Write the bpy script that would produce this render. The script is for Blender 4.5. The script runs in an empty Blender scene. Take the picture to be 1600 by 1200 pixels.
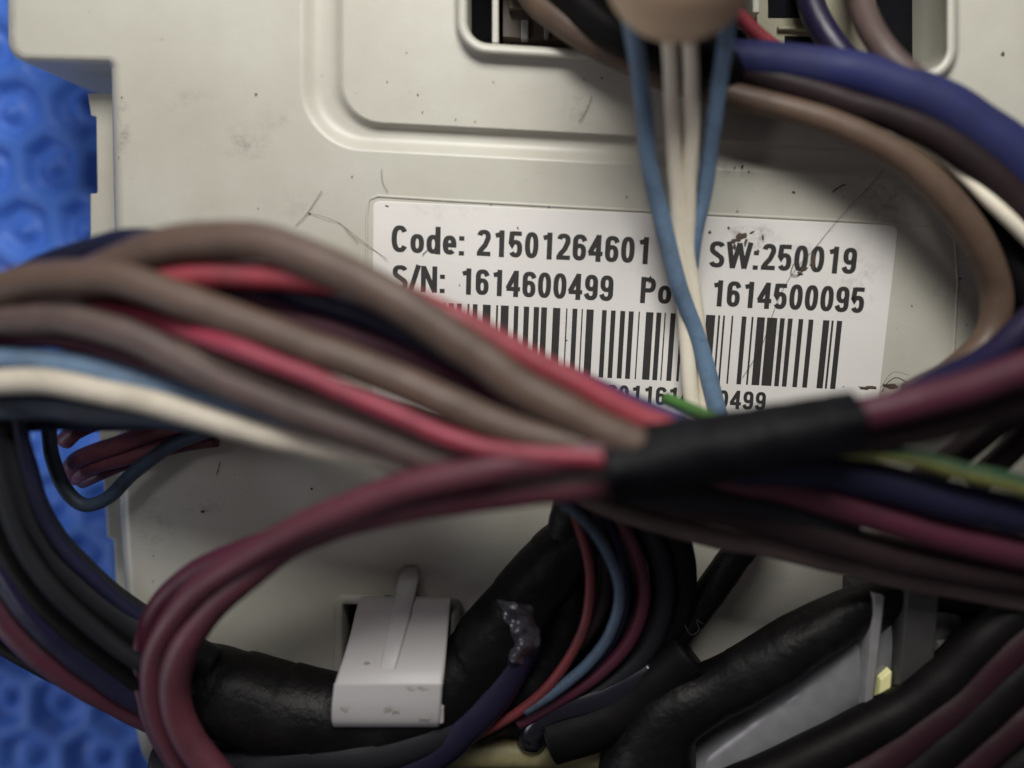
import bpy, bmesh, math, random
from mathutils import Vector, Matrix, noise
from mathutils.geometry import tessellate_polygon
random.seed(7)
scene = bpy.context.scene
COL = scene.collection
R = math.radians

# ------------------------------------------------------------------ camera
DIST = 0.13                       # metres from lens to the panel face
LENS = 29.25
FPX = 1600 * LENS / 36.0
TILT, ROLL = R(-7.5), R(3.0)
cam_d = bpy.data.cameras.new('camera'); cam = bpy.data.objects.new('camera', cam_d); COL.objects.link(cam)
cam_d.lens = LENS; cam_d.sensor_width = 36; cam_d.clip_start = 0.005; cam_d.clip_end = 20
ROT = Matrix.Rotation(TILT, 3, 'X') @ Matrix.Rotation(ROLL, 3, 'Z')
CAM = -(ROT @ Vector((0, 0, -1))) * DIST
cam.matrix_world = Matrix.Translation(CAM) @ ROT.to_4x4()
cam_d.dof.use_dof = True; cam_d.dof.focus_distance = DIST; cam_d.dof.aperture_fstop = 3.9
scene.camera = cam

# ------------------------------------------------------------------ world and lamps (indoors)
world = bpy.data.worlds.new('World'); scene.world = world; world.use_nodes = True
wb = world.node_tree.nodes['Background']
wb.inputs[0].default_value = (0.98, 0.90, 0.98, 1); wb.inputs[1].default_value = 0.085

def area(name, loc, target, size, power, color):
    d = bpy.data.lights.new(name, 'AREA'); d.shape = 'RECTANGLE'; d.size = size[0]; d.size_y = size[1]
    d.energy = power; d.color = color
    o = bpy.data.objects.new(name, d); COL.objects.link(o)
    o.location = loc
    o.rotation_euler = (Vector(target) - Vector(loc)).to_track_quat('-Z', 'Y').to_euler()
    return o
area('workshop_lamp', (0.0, 0.172, 0.158), (-0.01, 0.02, 0), (0.12, 0.08), 0.61, (1.0, 0.98, 0.94))
area('side_lamp', (-0.33, -0.16, 0.14), (-0.08, -0.07, -0.01), (0.12, 0.12), 0.26, (0.88, 0.93, 1.0))
area('added_glint_lamp', (-0.066, 0.030, 0.104), (0.037, -0.051, 0), (0.018, 0.018), 0.013, (0.95, 0.9, 1.0))  # unseen lamp, added to put a highlight on the smoky tube

scene.view_settings.view_transform = 'Standard'; scene.view_settings.look = 'None'
scene.view_settings.exposure = 0.0; scene.view_settings.gamma = 1.0

# ------------------------------------------------------------------ helpers
def at(px, py, h=0.0):
    """photo pixel (1600 x 1200) at height h (mm above the panel face) -> world point"""
    d = ROT @ Vector(((px - 800) / FPX, (600 - py) / FPX, -1))
    t = (h / 1000.0 - CAM.z) / d.z
    return CAM + d * t
def depth(p):
    return -(ROT.transposed() @ (p - CAM)).z
def mm(rpx, p):
    return rpx * depth(p) / FPX

def link(name, me, mats, parent=None, smooth=True):
    o = bpy.data.objects.new(name, me); COL.objects.link(o)
    for m in (mats if isinstance(mats, (list, tuple)) else [mats]): me.materials.append(m)
    if smooth:
        me.polygons.foreach_set('use_smooth', [True] * len(me.polygons))
    if parent: o.parent = parent
    return o
def mesh(name, verts, faces, mats, parent=None, smooth=True):
    me = bpy.data.meshes.new(name); me.from_pydata([tuple(v) for v in verts], [], faces); me.update()
    bm = bmesh.new(); bm.from_mesh(me); bmesh.ops.recalc_face_normals(bm, faces=bm.faces); bm.to_mesh(me); bm.free()
    return link(name, me, mats, parent, smooth)
def tag(o, label=None, cat=None, group=None, kind=None):
    if label: o['label'] = label
    if cat: o['category'] = cat
    if group: o['group'] = group
    if kind: o['kind'] = kind
    return o
def empty(name, loc=(0, 0, 0)):
    o = bpy.data.objects.new(name, None); COL.objects.link(o); o.location = loc; o.empty_display_size = 0.005
    return o
def parent_keep(child, par):
    child.parent = par; child.matrix_parent_inverse = Matrix.Translation(-par.location)

# ------------------------------------------------------------------ materials
def srgb(r, g, b):
    f = lambda c: ((c / 255 + 0.055) / 1.055) ** 2.4 if c > 10 else c / 255 / 12.92
    return (f(r), f(g), f(b), 1)
def base_mat(name):
    m = bpy.data.materials.new(name); m.use_nodes = True
    return m, m.node_tree.nodes, m.node_tree.links, m.node_tree.nodes['Principled BSDF']
def N(nodes, t, **kw):
    n = nodes.new(t)
    for k, v in kw.items():
        if k in n.inputs.keys(): n.inputs[k].default_value = v
        else: setattr(n, k, v)
    return n
def wire_mat(name, col, dirt=0.42, rough=0.42, dirtcol=(0.02, 0.017, 0.015, 1), spec=0.35, scale=160):
    m, n, l, b = base_mat(name)
    tc = N(n, 'ShaderNodeTexCoord')
    n1 = N(n, 'ShaderNodeTexNoise', Scale=scale, Detail=6.0, Roughness=0.65)
    n2 = N(n, 'ShaderNodeTexNoise', Scale=scale * 7, Detail=4.0, Roughness=0.7)
    l.new(tc.outputs['Object'], n1.inputs['Vector']); l.new(tc.outputs['Object'], n2.inputs['Vector'])
    rp = N(n, 'ShaderNodeValToRGB'); rp.color_ramp.elements[0].position = 0.44; rp.color_ramp.elements[1].position = 0.68
    l.new(n1.outputs['Fac'], rp.inputs['Fac'])
    rp2 = N(n, 'ShaderNodeValToRGB'); rp2.color_ramp.elements[0].position = 0.55; rp2.color_ramp.elements[1].position = 0.75
    l.new(n2.outputs['Fac'], rp2.inputs['Fac'])
    mx0 = N(n, 'ShaderNodeMath', operation='MAXIMUM'); l.new(rp.outputs['Color'], mx0.inputs[0]); l.new(rp2.outputs['Color'], mx0.inputs[1])
    mu = N(n, 'ShaderNodeMath', operation='MULTIPLY'); mu.inputs[1].default_value = dirt; l.new(mx0.outputs[0], mu.inputs[0])
    mx = N(n, 'ShaderNodeMixRGB'); mx.inputs['Color1'].default_value = col; mx.inputs['Color2'].default_value = dirtcol
    l.new(mu.outputs[0], mx.inputs['Fac'])
    nd = N(n, 'ShaderNodeTexNoise', Scale=scale * 2.3, Detail=8.0, Roughness=0.75); l.new(tc.outputs['Object'], nd.inputs['Vector'])
    rd = N(n, 'ShaderNodeValToRGB'); rd.color_ramp.elements[0].position = 0.5; rd.color_ramp.elements[1].position = 0.82; l.new(nd.outputs['Fac'], rd.inputs['Fac'])
    md = N(n, 'ShaderNodeMath', operation='MULTIPLY'); md.inputs[1].default_value = 0.30; l.new(rd.outputs['Color'], md.inputs[0])
    mz = N(n, 'ShaderNodeMixRGB'); mz.inputs['Color2'].default_value = tuple(0.6 * c + min(0.07, 0.004 + 0.45 * sum(col[:3]) / 3) for c in col[:3]) + (1,)
    l.new(md.outputs[0], mz.inputs['Fac']); l.new(mx.outputs[0], mz.inputs['Color1']); l.new(mz.outputs[0], b.inputs['Base Color'])
    ad = N(n, 'ShaderNodeMapRange'); ad.inputs['To Min'].default_value = rough - 0.08; ad.inputs['To Max'].default_value = rough + 0.22
    l.new(n1.outputs['Fac'], ad.inputs['Value']); l.new(ad.outputs[0], b.inputs['Roughness'])
    b.inputs['Specular IOR Level'].default_value = spec
    bp = N(n, 'ShaderNodeBump', Strength=0.25, Distance=0.0002); l.new(n2.outputs['Fac'], bp.inputs['Height']); l.new(bp.outputs[0], b.inputs['Normal'])
    return m
M = {
 'brown':   wire_mat('brown_pvc', (0.098, 0.063, 0.047, 1)),
 'taupe':   wire_mat('taupe_pvc', (0.092, 0.063, 0.056, 1)),
 'tan':     wire_mat('tan_pvc', (0.105, 0.068, 0.047, 1)),
 'darkbrown': wire_mat('dark_brown_pvc', (0.022, 0.013, 0.014, 1), spec=0.2, dirtcol=(0.01, 0.008, 0.008, 1)),
 'red':     wire_mat('red_pvc', (0.26, 0.036, 0.050, 1), dirt=0.35),
 'pink':    wire_mat('rose_pvc', (0.25, 0.032, 0.055, 1), dirt=0.35),
 'maroon':  wire_mat('maroon_pvc', (0.064, 0.012, 0.026, 1), dirt=0.35),
 'mauve':   wire_mat('mauve_pvc', (0.092, 0.024, 0.036, 1), dirt=0.35),
 'navy':    wire_mat('navy_pvc', (0.010, 0.011, 0.030, 1), dirt=0.3, spec=0.2, dirtcol=(0.01, 0.01, 0.012, 1)),
 'slate':   wire_mat('slate_pvc', (0.045, 0.060, 0.085, 1), dirt=0.4),
 'royal':   wire_mat('royal_blue_pvc', (0.017, 0.021, 0.088, 1), dirt=0.3, rough=0.55, spec=0.25),
 'indigo':  wire_mat('indigo_pvc', (0.012, 0.009, 0.036, 1), dirt=0.3, rough=0.3),
 'sky':     wire_mat('light_blue_pvc', (0.135, 0.215, 0.32, 1), dirt=0.42),
 'cream':   wire_mat('cream_pvc', (0.52, 0.47, 0.38, 1), dirt=0.3, dirtcol=(0.16, 0.13, 0.09, 1)),
 'clean_cream': wire_mat('clean_cream_pvc', (0.78, 0.72, 0.58, 1), dirt=0.12, dirtcol=(0.3, 0.25, 0.18, 1)),
 'dimred': wire_mat('shaded_red_pvc', (0.13, 0.020, 0.025, 1), dirt=0.6),  # darker copy of red, shade of the tangle put into the colour
 'dimsky': wire_mat('shaded_blue_pvc', (0.055, 0.085, 0.13, 1), dirt=0.6),  # light blue darkened so that the colour itself carries the shade
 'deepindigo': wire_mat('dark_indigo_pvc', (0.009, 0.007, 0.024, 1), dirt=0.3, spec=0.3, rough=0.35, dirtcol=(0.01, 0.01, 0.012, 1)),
 'pinkish': wire_mat('pinkish_maroon_pvc', (0.22, 0.075, 0.095, 1)),
 'deep': wire_mat('shaded_maroon_pvc', (0.022, 0.007, 0.011, 1), spec=0.15, dirtcol=(0.008, 0.006, 0.006, 1)),  # maroon with the lower right shade painted into its colour
 'green':   wire_mat('green_pvc', (0.06, 0.17, 0.035, 1)),
 'black':   wire_mat('black_pvc', (0.0035, 0.003, 0.003, 1), rough=0.45, spec=0.12, dirt=0.2, dirtcol=(0.008, 0.007, 0.006, 1)),
 'charcoal':wire_mat('charcoal_pvc', (0.012, 0.013, 0.016, 1), rough=0.5, spec=0.2, dirtcol=(0.01, 0.01, 0.01, 1)),
 'olive':   wire_mat('olive_sleeve', (0.20, 0.18, 0.085, 1), dirt=0.55, rough=0.5, scale=90),
}
def striped():
    m = wire_mat('green_yellow_pvc', (0.5, 0.5, 0.1, 1), dirt=0.3)
    n, l = m.node_tree.nodes, m.node_tree.links
    at_ = N(n, 'ShaderNodeAttribute'); at_.attribute_name = 'around'
    rp = N(n, 'ShaderNodeValToRGB'); e = rp.color_ramp.elements
    e[0].position = 0.46; e[0].color = (0.16, 0.165, 0.045, 1); e[1].position = 0.52; e[1].color = (0.022, 0.060, 0.030, 1)
    l.new(at_.outputs['Fac'], rp.inputs['Fac'])
    mix = [x for x in n if x.type == 'MIX_RGB'][0]; l.new(rp.outputs['Color'], mix.inputs['Color1'])
    return m
M['striped'] = striped()

def tape_mat(name, col, rough, wr=1.0, spec=0.3, stretch=(1, 1, 1)):
    m, n, l, b = base_mat(name)
    tc = N(n, 'ShaderNodeTexCoord'); mp = N(n, 'ShaderNodeMapping'); mp.inputs['Scale'].default_value = stretch
    l.new(tc.outputs['Object'], mp.inputs['Vector'])
    n1 = N(n, 'ShaderNodeTexNoise', Scale=120, Detail=5.0, Roughness=0.6); l.new(mp.outputs[0], n1.inputs['Vector'])
    n2 = N(n, 'ShaderNodeTexNoise', Scale=900, Detail=3.0, Roughness=0.7); l.new(mp.outputs[0], n2.inputs['Vector'])
    rp = N(n, 'ShaderNodeValToRGB'); rp.color_ramp.elements[0].color = col
    rp.color_ramp.elements[0].position = 0.45; rp.color_ramp.elements[1].position = 0.85
    rp.color_ramp.elements[1].color = tuple(min(1, c * 2.2 + 0.002) for c in col[:3]) + (1,)
    l.new(n1.outputs['Fac'], rp.inputs['Fac']); l.new(rp.outputs[0], b.inputs['Base Color'])
    mr = N(n, 'ShaderNodeMapRange'); mr.inputs['To Min'].default_value = rough - 0.12; mr.inputs['To Max'].default_value = rough + 0.25
    l.new(n1.outputs['Fac'], mr.inputs['Value']); l.new(mr.outputs[0], b.inputs['Roughness'])
    b1 = N(n, 'ShaderNodeBump', Strength=0.7 * wr, Distance=0.0012); l.new(n1.outputs['Fac'], b1.inputs['Height'])
    b2 = N(n, 'ShaderNodeBump', Strength=0.35 * wr, Distance=0.0003); l.new(n2.outputs['Fac'], b2.inputs['Height'])
    l.new(b1.outputs[0], b2.inputs['Normal']); l.new(b2.outputs[0], b.inputs['Normal'])
    b.inputs['Specular IOR Level'].default_value = spec
    return m
M['tape'] = tape_mat('black_insulating_tape', (0.0035, 0.0035, 0.0045, 1), 0.5, 0.9, 0.12)
M['cloth_tape'] = tape_mat('black_cloth_tape', (0.003, 0.0027, 0.0027, 1), 0.42, 0.8, 0.17)

def plastic_mat(name, col, smudge=0.2, rough=0.42, smears=()):
    m, n, l, b = base_mat(name)
    tc = N(n, 'ShaderNodeTexCoord')
    nb = N(n, 'ShaderNodeTexNoise', Scale=22, Detail=8.0, Roughness=0.62)      # broad grime
    ns = N(n, 'ShaderNodeTexNoise', Scale=330, Detail=4.0, Roughness=0.6)      # specks
    mp = N(n, 'ShaderNodeMapping'); mp.inputs['Rotation'].default_value = (0, 0, 0.9); mp.inputs['Scale'].default_value = (18, 300, 20)
    nl = N(n, 'ShaderNodeTexNoise', Scale=1.0, Detail=6.0, Roughness=0.7)       # rubbed streaks
    for x in (nb, ns): l.new(tc.outputs['Object'], x.inputs['Vector'])
    l.new(tc.outputs['Object'], mp.inputs['Vector']); l.new(mp.outputs[0], nl.inputs['Vector'])
    r1 = N(n, 'ShaderNodeValToRGB'); r1.color_ramp.elements[0].position = 0.42; r1.color_ramp.elements[1].position = 0.8
    l.new(nb.outputs['Fac'], r1.inputs['Fac'])
    r2 = N(n, 'ShaderNodeValToRGB'); r2.color_ramp.elements[0].position = 0.70; r2.color_ramp.elements[1].position = 0.80
    l.new(ns.outputs['Fac'], r2.inputs['Fac'])
    r3 = N(n, 'ShaderNodeValToRGB'); r3.color_ramp.elements[0].position = 0.62; r3.color_ramp.elements[1].position = 0.8
    l.new(nl.outputs['Fac'], r3.inputs['Fac'])
    mA = N(n, 'ShaderNodeMixRGB'); mA.inputs['Color1'].default_value = col
    mA.inputs['Color2'].default_value = (col[0] * 0.72, col[1] * 0.68, col[2] * 0.62, 1)
    s1 = N(n, 'ShaderNodeMath', operation='MULTIPLY'); s1.inputs[1].default_value = min(1, smudge * 2.6); l.new(r1.outputs[0], s1.inputs[0]); l.new(s1.outputs[0], mA.inputs['Fac'])
    mB = N(n, 'ShaderNodeMixRGB'); mB.inputs['Color2'].default_value = (0.10, 0.085, 0.075, 1)
    s2 = N(n, 'ShaderNodeMath', operation='MULTIPLY'); s2.inputs[1].default_value = smudge * 1.2; l.new(r2.outputs[0], s2.inputs[0])
    s3 = N(n, 'ShaderNodeMath', operation='MULTIPLY'); s3.inputs[1].default_value = smudge * 0.35; l.new(r3.outputs[0], s3.inputs[0])
    ad = N(n, 'ShaderNodeMath', operation='MAXIMUM'); l.new(s2.outputs[0], ad.inputs[0]); l.new(s3.outputs[0], ad.inputs[1])
    l.new(mA.outputs[0], mB.inputs['Color1']); l.new(ad.outputs[0], mB.inputs['Fac']); l.new(mB.outputs[0], b.inputs['Base Color'])
    last = mB
    if smears:
        sn = N(n, 'ShaderNodeTexNoise', Scale=420, Detail=7.0, Roughness=0.75); l.new(tc.outputs['Object'], sn.inputs['Vector'])
        sr = N(n, 'ShaderNodeValToRGB'); sr.color_ramp.elements[0].position = 0.47; sr.color_ramp.elements[1].position = 0.66; l.new(sn.outputs['Fac'], sr.inputs['Fac'])
        for (sx, sy, w, h, k) in smears:
            p = at(sx, sy, 0)
            m1 = N(n, 'ShaderNodeMapping'); m1.inputs['Location'].default_value = (-p.x * 1e4 / w, -p.y * 1e4 / h, 0); m1.inputs['Scale'].default_value = (1e4 / w, 1e4 / h, 0)
            l.new(tc.outputs['Object'], m1.inputs['Vector'])
            ln = N(n, 'ShaderNodeVectorMath', operation='LENGTH'); l.new(m1.outputs[0], ln.inputs[0])
            mr = N(n, 'ShaderNodeMapRange'); mr.interpolation_type = 'SMOOTHSTEP'; mr.inputs['From Min'].default_value = 1.0; mr.inputs['From Max'].default_value = 0.0; mr.inputs['To Max'].default_value = k
            l.new(ln.outputs['Value'], mr.inputs['Value'])
            mm_ = N(n, 'ShaderNodeMath', operation='MULTIPLY'); l.new(mr.outputs[0], mm_.inputs[0]); l.new(sr.outputs[0], mm_.inputs[1])
            mC = N(n, 'ShaderNodeMixRGB'); mC.inputs['Color2'].default_value = (0.14, 0.13, 0.11, 1)
            l.new(last.outputs[0], mC.inputs['Color1']); l.new(mm_.outputs[0], mC.inputs['Fac']); last = mC
        l.new(last.outputs[0], b.inputs['Base Color'])
    b.inputs['Roughness'].default_value = rough; b.inputs['Specular IOR Level'].default_value = 0.4
    nf = N(n, 'ShaderNodeTexNoise', Scale=1500, Detail=2.0); l.new(tc.outputs['Object'], nf.inputs['Vector'])
    bp = N(n, 'ShaderNodeBump', Strength=0.12, Distance=0.00015); l.new(nf.outputs['Fac'], bp.inputs['Height']); l.new(bp.outputs[0], b.inputs['Normal'])
    return m
M['panel'] = plastic_mat('offwhite_abs', (0.505, 0.495, 0.43, 1), 0.36, 0.38, [(192, 200, 16, 75, .9), (385, 225, 60, 45, .45), (440, 185, 50, 35, .3), (300, 160, 70, 30, .25), (18, 40, 12, 50, .6), (1380, 310, 110, 60, .6), (1155, 265, 40, 22, .8), (470, 320, 90, 40, .22), (638, 900, 34, 40, .8), (905, 170, 35, 60, .4), (320, 790, 60, 40, .4), (1500, 450, 80, 50, .4), (240, 820, 60, 90, .35), (1100, 940, 70, 60, .5)])
M['paper'] = plastic_mat('label_paper', (0.71, 0.69, 0.655, 1), 0.16, 0.45, [(1175, 370, 60, 26, .9), (1255, 400, 40, 40, .5), (1000, 395, 50, 60, .18), (880, 520, 60, 60, .15), (1340, 430, 60, 90, .35), (1215, 530, 60, 90, .3), (700, 330, 120, 20, .2)])
M['tab'] = plastic_mat('white_nylon', (0.40, 0.385, 0.38, 1), 0.5, 0.42)
M['connector'] = plastic_mat('beige_connector', (0.27, 0.25, 0.18, 1), 0.3, 0.5)
M['darkconn'] = plastic_mat('brown_connector', (0.075, 0.055, 0.040, 1), 0.2, 0.45)
def simple(name, col, rough, spec=0.4):
    m, n, l, b = base_mat(name); b.inputs['Base Color'].default_value = col
    tc = N(n, 'ShaderNodeTexCoord'); ns = N(n, 'ShaderNodeTexNoise', Scale=400, Detail=5.0); l.new(tc.outputs['Object'], ns.inputs['Vector'])
    mx = N(n, 'ShaderNodeMixRGB'); mx.inputs['Color1'].default_value = col; mx.inputs['Color2'].default_value = tuple(c * 1.7 for c in col[:3]) + (1,)
    l.new(ns.outputs['Fac'], mx.inputs['Fac']); l.new(mx.outputs[0], b.inputs['Base Color'])
    b.inputs['Roughness'].default_value = rough; b.inputs['Specular IOR Level'].default_value = spec
    return m
M['ink'] = simple('black_print', (0.020, 0.019, 0.018, 1), 0.6)
M['lint'] = simple('dark_lint', (0.030, 0.024, 0.020, 1), 0.8)
M['soot'] = simple('brown_grime', (0.055, 0.038, 0.026, 1), 0.7)
M['void'] = simple('dark_interior', (0.005, 0.005, 0.006, 1), 0.9, 0.05)  # near-black colour stands in for shade inside the opening, slot and keyways
M['smoke'] = simple('smoke_grey_plastic', (0.11, 0.11, 0.115, 1), 0.24, 0.6)
M['film'] = simple('shiny_black_film', (0.03, 0.027, 0.033, 1), 0.12, 0.9)
M['rub'] = simple('grey_rub_marks', (0.23, 0.22, 0.19, 1), 0.7)
M['greyplastic'] = simple('grey_plastic', (0.16, 0.155, 0.155, 1), 0.4)
M['darkgrey'] = simple('dark_grey_plastic', (0.030, 0.029, 0.028, 1), 0.45)
M['yellow'] = simple('yellow_plastic', (0.62, 0.60, 0.30, 1), 0.4)
M['metal'] = simple('tinned_metal', (0.4, 0.4, 0.38, 1), 0.3); M['metal'].node_tree.nodes['Principled BSDF'].inputs['Metallic'].default_value = 0.8

# ------------------------------------------------------------------ the blue honeycomb mat under everything
FLOOR = -0.030
def blue_mat():
    m, n, l, b = base_mat('blue_rubber')
    tc = N(n, 'ShaderNodeTexCoord'); ns = N(n, 'ShaderNodeTexNoise', Scale=260, Detail=6.0); l.new(tc.outputs['Object'], ns.inputs['Vector'])
    mx = N(n, 'ShaderNodeMixRGB'); mx.inputs['Color1'].default_value = (0.055, 0.165, 0.62, 1); mx.inputs['Color2'].default_value = (0.085, 0.215, 0.70, 1)
    l.new(ns.outputs['Fac'], mx.inputs['Fac']); l.new(mx.outputs[0], b.inputs['Base Color'])
    b.inputs['Roughness'].default_value = 0.5; b.inputs['Specular IOR Level'].default_value = 0.4
    bp = N(n, 'ShaderNodeBump', Strength=0.15, Distance=0.0004); l.new(ns.outputs['Fac'], bp.inputs['Height']); l.new(bp.outputs[0], b.inputs['Normal'])
    return m
def build_floor():
    pitch = 0.0125
    cs = []
    for j in range(-16, 17):
        for i in range(-12, 4):
            x = -0.02 + (i + 0.5 * (j & 1)) * pitch; y = j * pitch * 0.866
            cs.append((x + random.uniform(-.0016, .0016), y + random.uniform(-.0016, .0016)))
    grid = {}
    for c in cs:
        grid.setdefault((int(c[0] // pitch), int(c[1] // pitch)), []).append(c)
    x0, x1, y0, y1 = -0.155, -0.03, -0.12, 0.13
    st = 0.0007
    nx, ny = int((x1 - x0) / st), int((y1 - y0) / st)
    vs = []
    for j in range(ny + 1):
        y = y0 + (y1 - y0) * j / ny
        for i in range(nx + 1):
            x = x0 + (x1 - x0) * i / nx
            gx, gy = int(x // pitch), int(y // pitch)
            ds = []
            for a in (-1, 0, 1):
                for b_ in (-1, 0, 1):
                    for c in grid.get((gx + a, gy + b_), ()):
                        ds.append(math.hypot(x - c[0], y - c[1]))
            ds.sort()
            z = 0
            if len(ds) > 1:
                e = (ds[1] - ds[0]) / pitch          # 0 on the ribs, about 1 in a cell centre
                t = min(1, max(0, (e - 0.10) / 0.36)); t = t * t * (3 - 2 * t)
                z = -0.0026 * t * (0.85 + 0.4 * noise.noise(Vector((x * 60, y * 60, 1)))) + 0.0024 * math.exp(-(ds[0] / (pitch * 0.13)) ** 2)
            edge = min(1, min(i, nx - i, j, ny - j) / 10.0)
            vs.append((x, y, FLOOR + z * edge))
    fs = [(j * (nx + 1) + i, j * (nx + 1) + i + 1, (j + 1) * (nx + 1) + i + 1, (j + 1) * (nx + 1) + i) for j in range(ny) for i in range(nx)]
    # a plain skirt continues the mat beyond the view
    def ring(a, b2, c, d):
        k = len(vs); vs.extend([(a, c, FLOOR), (b2, c, FLOOR), (b2, d, FLOOR), (a, d, FLOOR)]); fs.append((k, k + 1, k + 2, k + 3))
    ring(-0.6, x0, -0.6, 0.6); ring(x1, 0.6, -0.6, 0.6); ring(x0, x1, -0.6, y0); ring(x0, x1, y1, 0.6)
    o = mesh('work_mat', vs, fs, blue_mat()); tag(o, kind='structure')
build_floor()

# ------------------------------------------------------------------ rounded contours
def fillet(corners, seg=10):
    """corners: [(x, y, r)] in px; returns rounded outline points, constant count"""
    out = []
    n = len(corners)
    for i in range(n):
        x, y, r = corners[i]
        p = Vector((x, y)); a = Vector(corners[i - 1][:2]); b = Vector(corners[(i + 1) % n][:2])
        u = (a - p).normalized(); v = (b - p).normalized()
        ang = math.acos(max(-1, min(1, u.dot(v))))
        t = r / max(1e-6, math.tan(ang / 2)) if r > 0 else 0
        if r <= 0.01:
            out.extend([p] * (seg + 1)); continue
        c = p + (u + v).normalized() * (r / math.sin(ang / 2))
        s = p + u * t; e = p + v * t
        a0 = math.atan2(s.y - c.y, s.x - c.x); a1 = math.atan2(e.y - c.y, e.x - c.x)
        da = (a1 - a0 + math.pi) % (2 * math.pi) - math.pi
        for k in range(seg + 1):
            w = a0 + da * k / seg
            out.append(c + Vector((math.cos(w), math.sin(w))) * r)
    return out
def lerp_c(A, B, t):
    return [tuple(a + (b - a) * t for a, b in zip(p, q)) for p, q in zip(A, B)]
def offset_c(corners, d, rsign=None):
    """move each edge of the polygon outward by d px (negative = inward)"""
    n = len(corners); P = [Vector(c[:2]) for c in corners]
    area2 = sum(P[i].x * P[(i + 1) % n].y - P[(i + 1) % n].x * P[i].y for i in range(n))
    sg = 1 if area2 > 0 else -1
    out = []
    for i in range(n):
        e1 = (P[i] - P[i - 1]).normalized(); e2 = (P[(i + 1) % n] - P[i]).normalized()
        n1 = Vector((e1.y, -e1.x)) * sg; n2 = Vector((e2.y, -e2.x)) * sg
        k = n1 + n2
        q = P[i] + k * (d / max(0.2, 1 + n1.dot(n2)))
        convex = (e1.x * e2.y - e1.y * e2.x) * sg > 0
        r = corners[i][2]
        out.append((q.x, q.y, max(0.02, r + (d if convex else -d)) if r > 0 else 0))
    return out
def strips(rings, closed=True):
    """rings of world points, all the same length -> verts, quads"""
    vs, fs = [], []
    n = len(rings[0])
    for r in rings: vs.extend(r)
    for k in range(len(rings) - 1):
        for i in range(n if closed else n - 1):
            j = (i + 1) % n
            fs.append((k * n + i, k * n + j, (k + 1) * n + j, (k + 1) * n + i))
    return vs, fs
class Geo:
    def __init__(s): s.v = []; s.f = []; s.flat = []
    def add(s, vs, fs, flat=False):
        k = len(s.v); s.v.extend(vs); s.f.extend([tuple(i + k for i in f) for f in fs]); s.flat.extend([flat] * len(fs))
    def poly(s, loops):
        tris = tessellate_polygon(loops)
        pts = [p for lp in loops for p in lp]
        s.add(pts, [tuple(t) for t in tris], True)
    def build(s, name, mats, parent=None, merge=1e-7):
        me = bpy.data.meshes.new(name); me.from_pydata([tuple(v) for v in s.v], [], s.f); me.update()
        me.polygons.foreach_set('use_smooth', [not x for x in s.flat])
        bm = bmesh.new(); bm.from_mesh(me)
        bmesh.ops.remove_doubles(bm, verts=bm.verts, dist=merge)
        bmesh.ops.dissolve_degenerate(bm, edges=bm.edges, dist=1e-8)
        bmesh.ops.recalc_face_normals(bm, faces=bm.faces); bm.to_mesh(me); bm.free()
        o = bpy.data.objects.new(name, me); COL.objects.link(o)
        for m in (mats if isinstance(mats, (list, tuple)) else [mats]): me.materials.append(m)
        if parent: o.parent = parent
        return o

# ------------------------------------------------------------------ the housing
housing = empty('appliance_housing')
tag(housing, 'off-white plastic control housing with recessed channel and rimmed opening on a blue mat', 'housing')
OUT = [(8, -330, 10), (13, 97, 34), (174, 101, 7), (178, 300, 0), (188, 800, 0), (196, 930, 0), (213, 1140, 0), (226, 1204, 45), (1900, 1262, 30), (1900, -330, 20)]
PIN = [(538, -250, 40), (538, 187, 62), (1780, 252, 40), (1780, -250, 40)]
POUT = [(468, -300, 60), (468, 232, 100), (1830, 303, 60), (1830, -300, 60)]
HOLE = [(731, -190, 25), (731, 66, 34), (1478, 113, 36), (1478, -190, 25)]
SLOT = [(536, 944, 3), (536, 1062, 3), (700, 1070, 3), (706, 950, 3)]
def ring_at(corners, h, seg=10): return [at(p.x, p.y, h) for p in fillet(corners, seg)]
def down(ringpts, dz): return [p - Vector((0, 0, dz)) for p in ringpts]

g = Geo()
bev = []
for k in range(6):
    a = k / 5 * math.pi / 2
    bev.append(ring_at(offset_c(OUT, -15 + 15 * math.sin(a)), -1.8 * (1 - math.cos(a))))
w0 = bev[-1]
g.add(*strips(bev + [down(w0, 0.010), down(w0, 0.0265)]))
outer_in = ring_at(POUT, 0)
slot0 = ring_at(SLOT, 0, 4)
g.poly([bev[0], outer_in, slot0])
prof = [(0, 0), (0.04, -0.06), (0.10, -0.45), (0.17, -1.0), (0.24, -1.28), (0.34, -1.36), (0.5, -1.34), (0.62, -1.22), (0.72, -0.92), (0.82, -0.5), (0.90, -0.17), (0.96, -0.03), (1, 0)]
rings = [ring_at(lerp_c(PIN, POUT, t), z) for t, z in prof]
g.add(*strips(rings))
# slot walls
g.add(*strips([slot0, down(slot0, 0.006)]))
# pocket floor out to the rim of the opening
rim_prof = [(24, 0.0), (20, 0.10), (17.5, 0.45), (16.5, 1.2), (15.5, 1.75), (13, 2.05), (9, 2.12), (4, 2.0), (1.5, 1.7), (0, 1.1), (0, 0)]
rr = [ring_at(offset_c(HOLE, d), z) for d, z in rim_prof]
g.poly([rings[0], rr[0]])
g.add(*strips(rr + [down(rr[-1], 0.006), down(rr[-1], 0.0105)]))
face = g.build('front_shell', M['panel'], housing)

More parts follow.
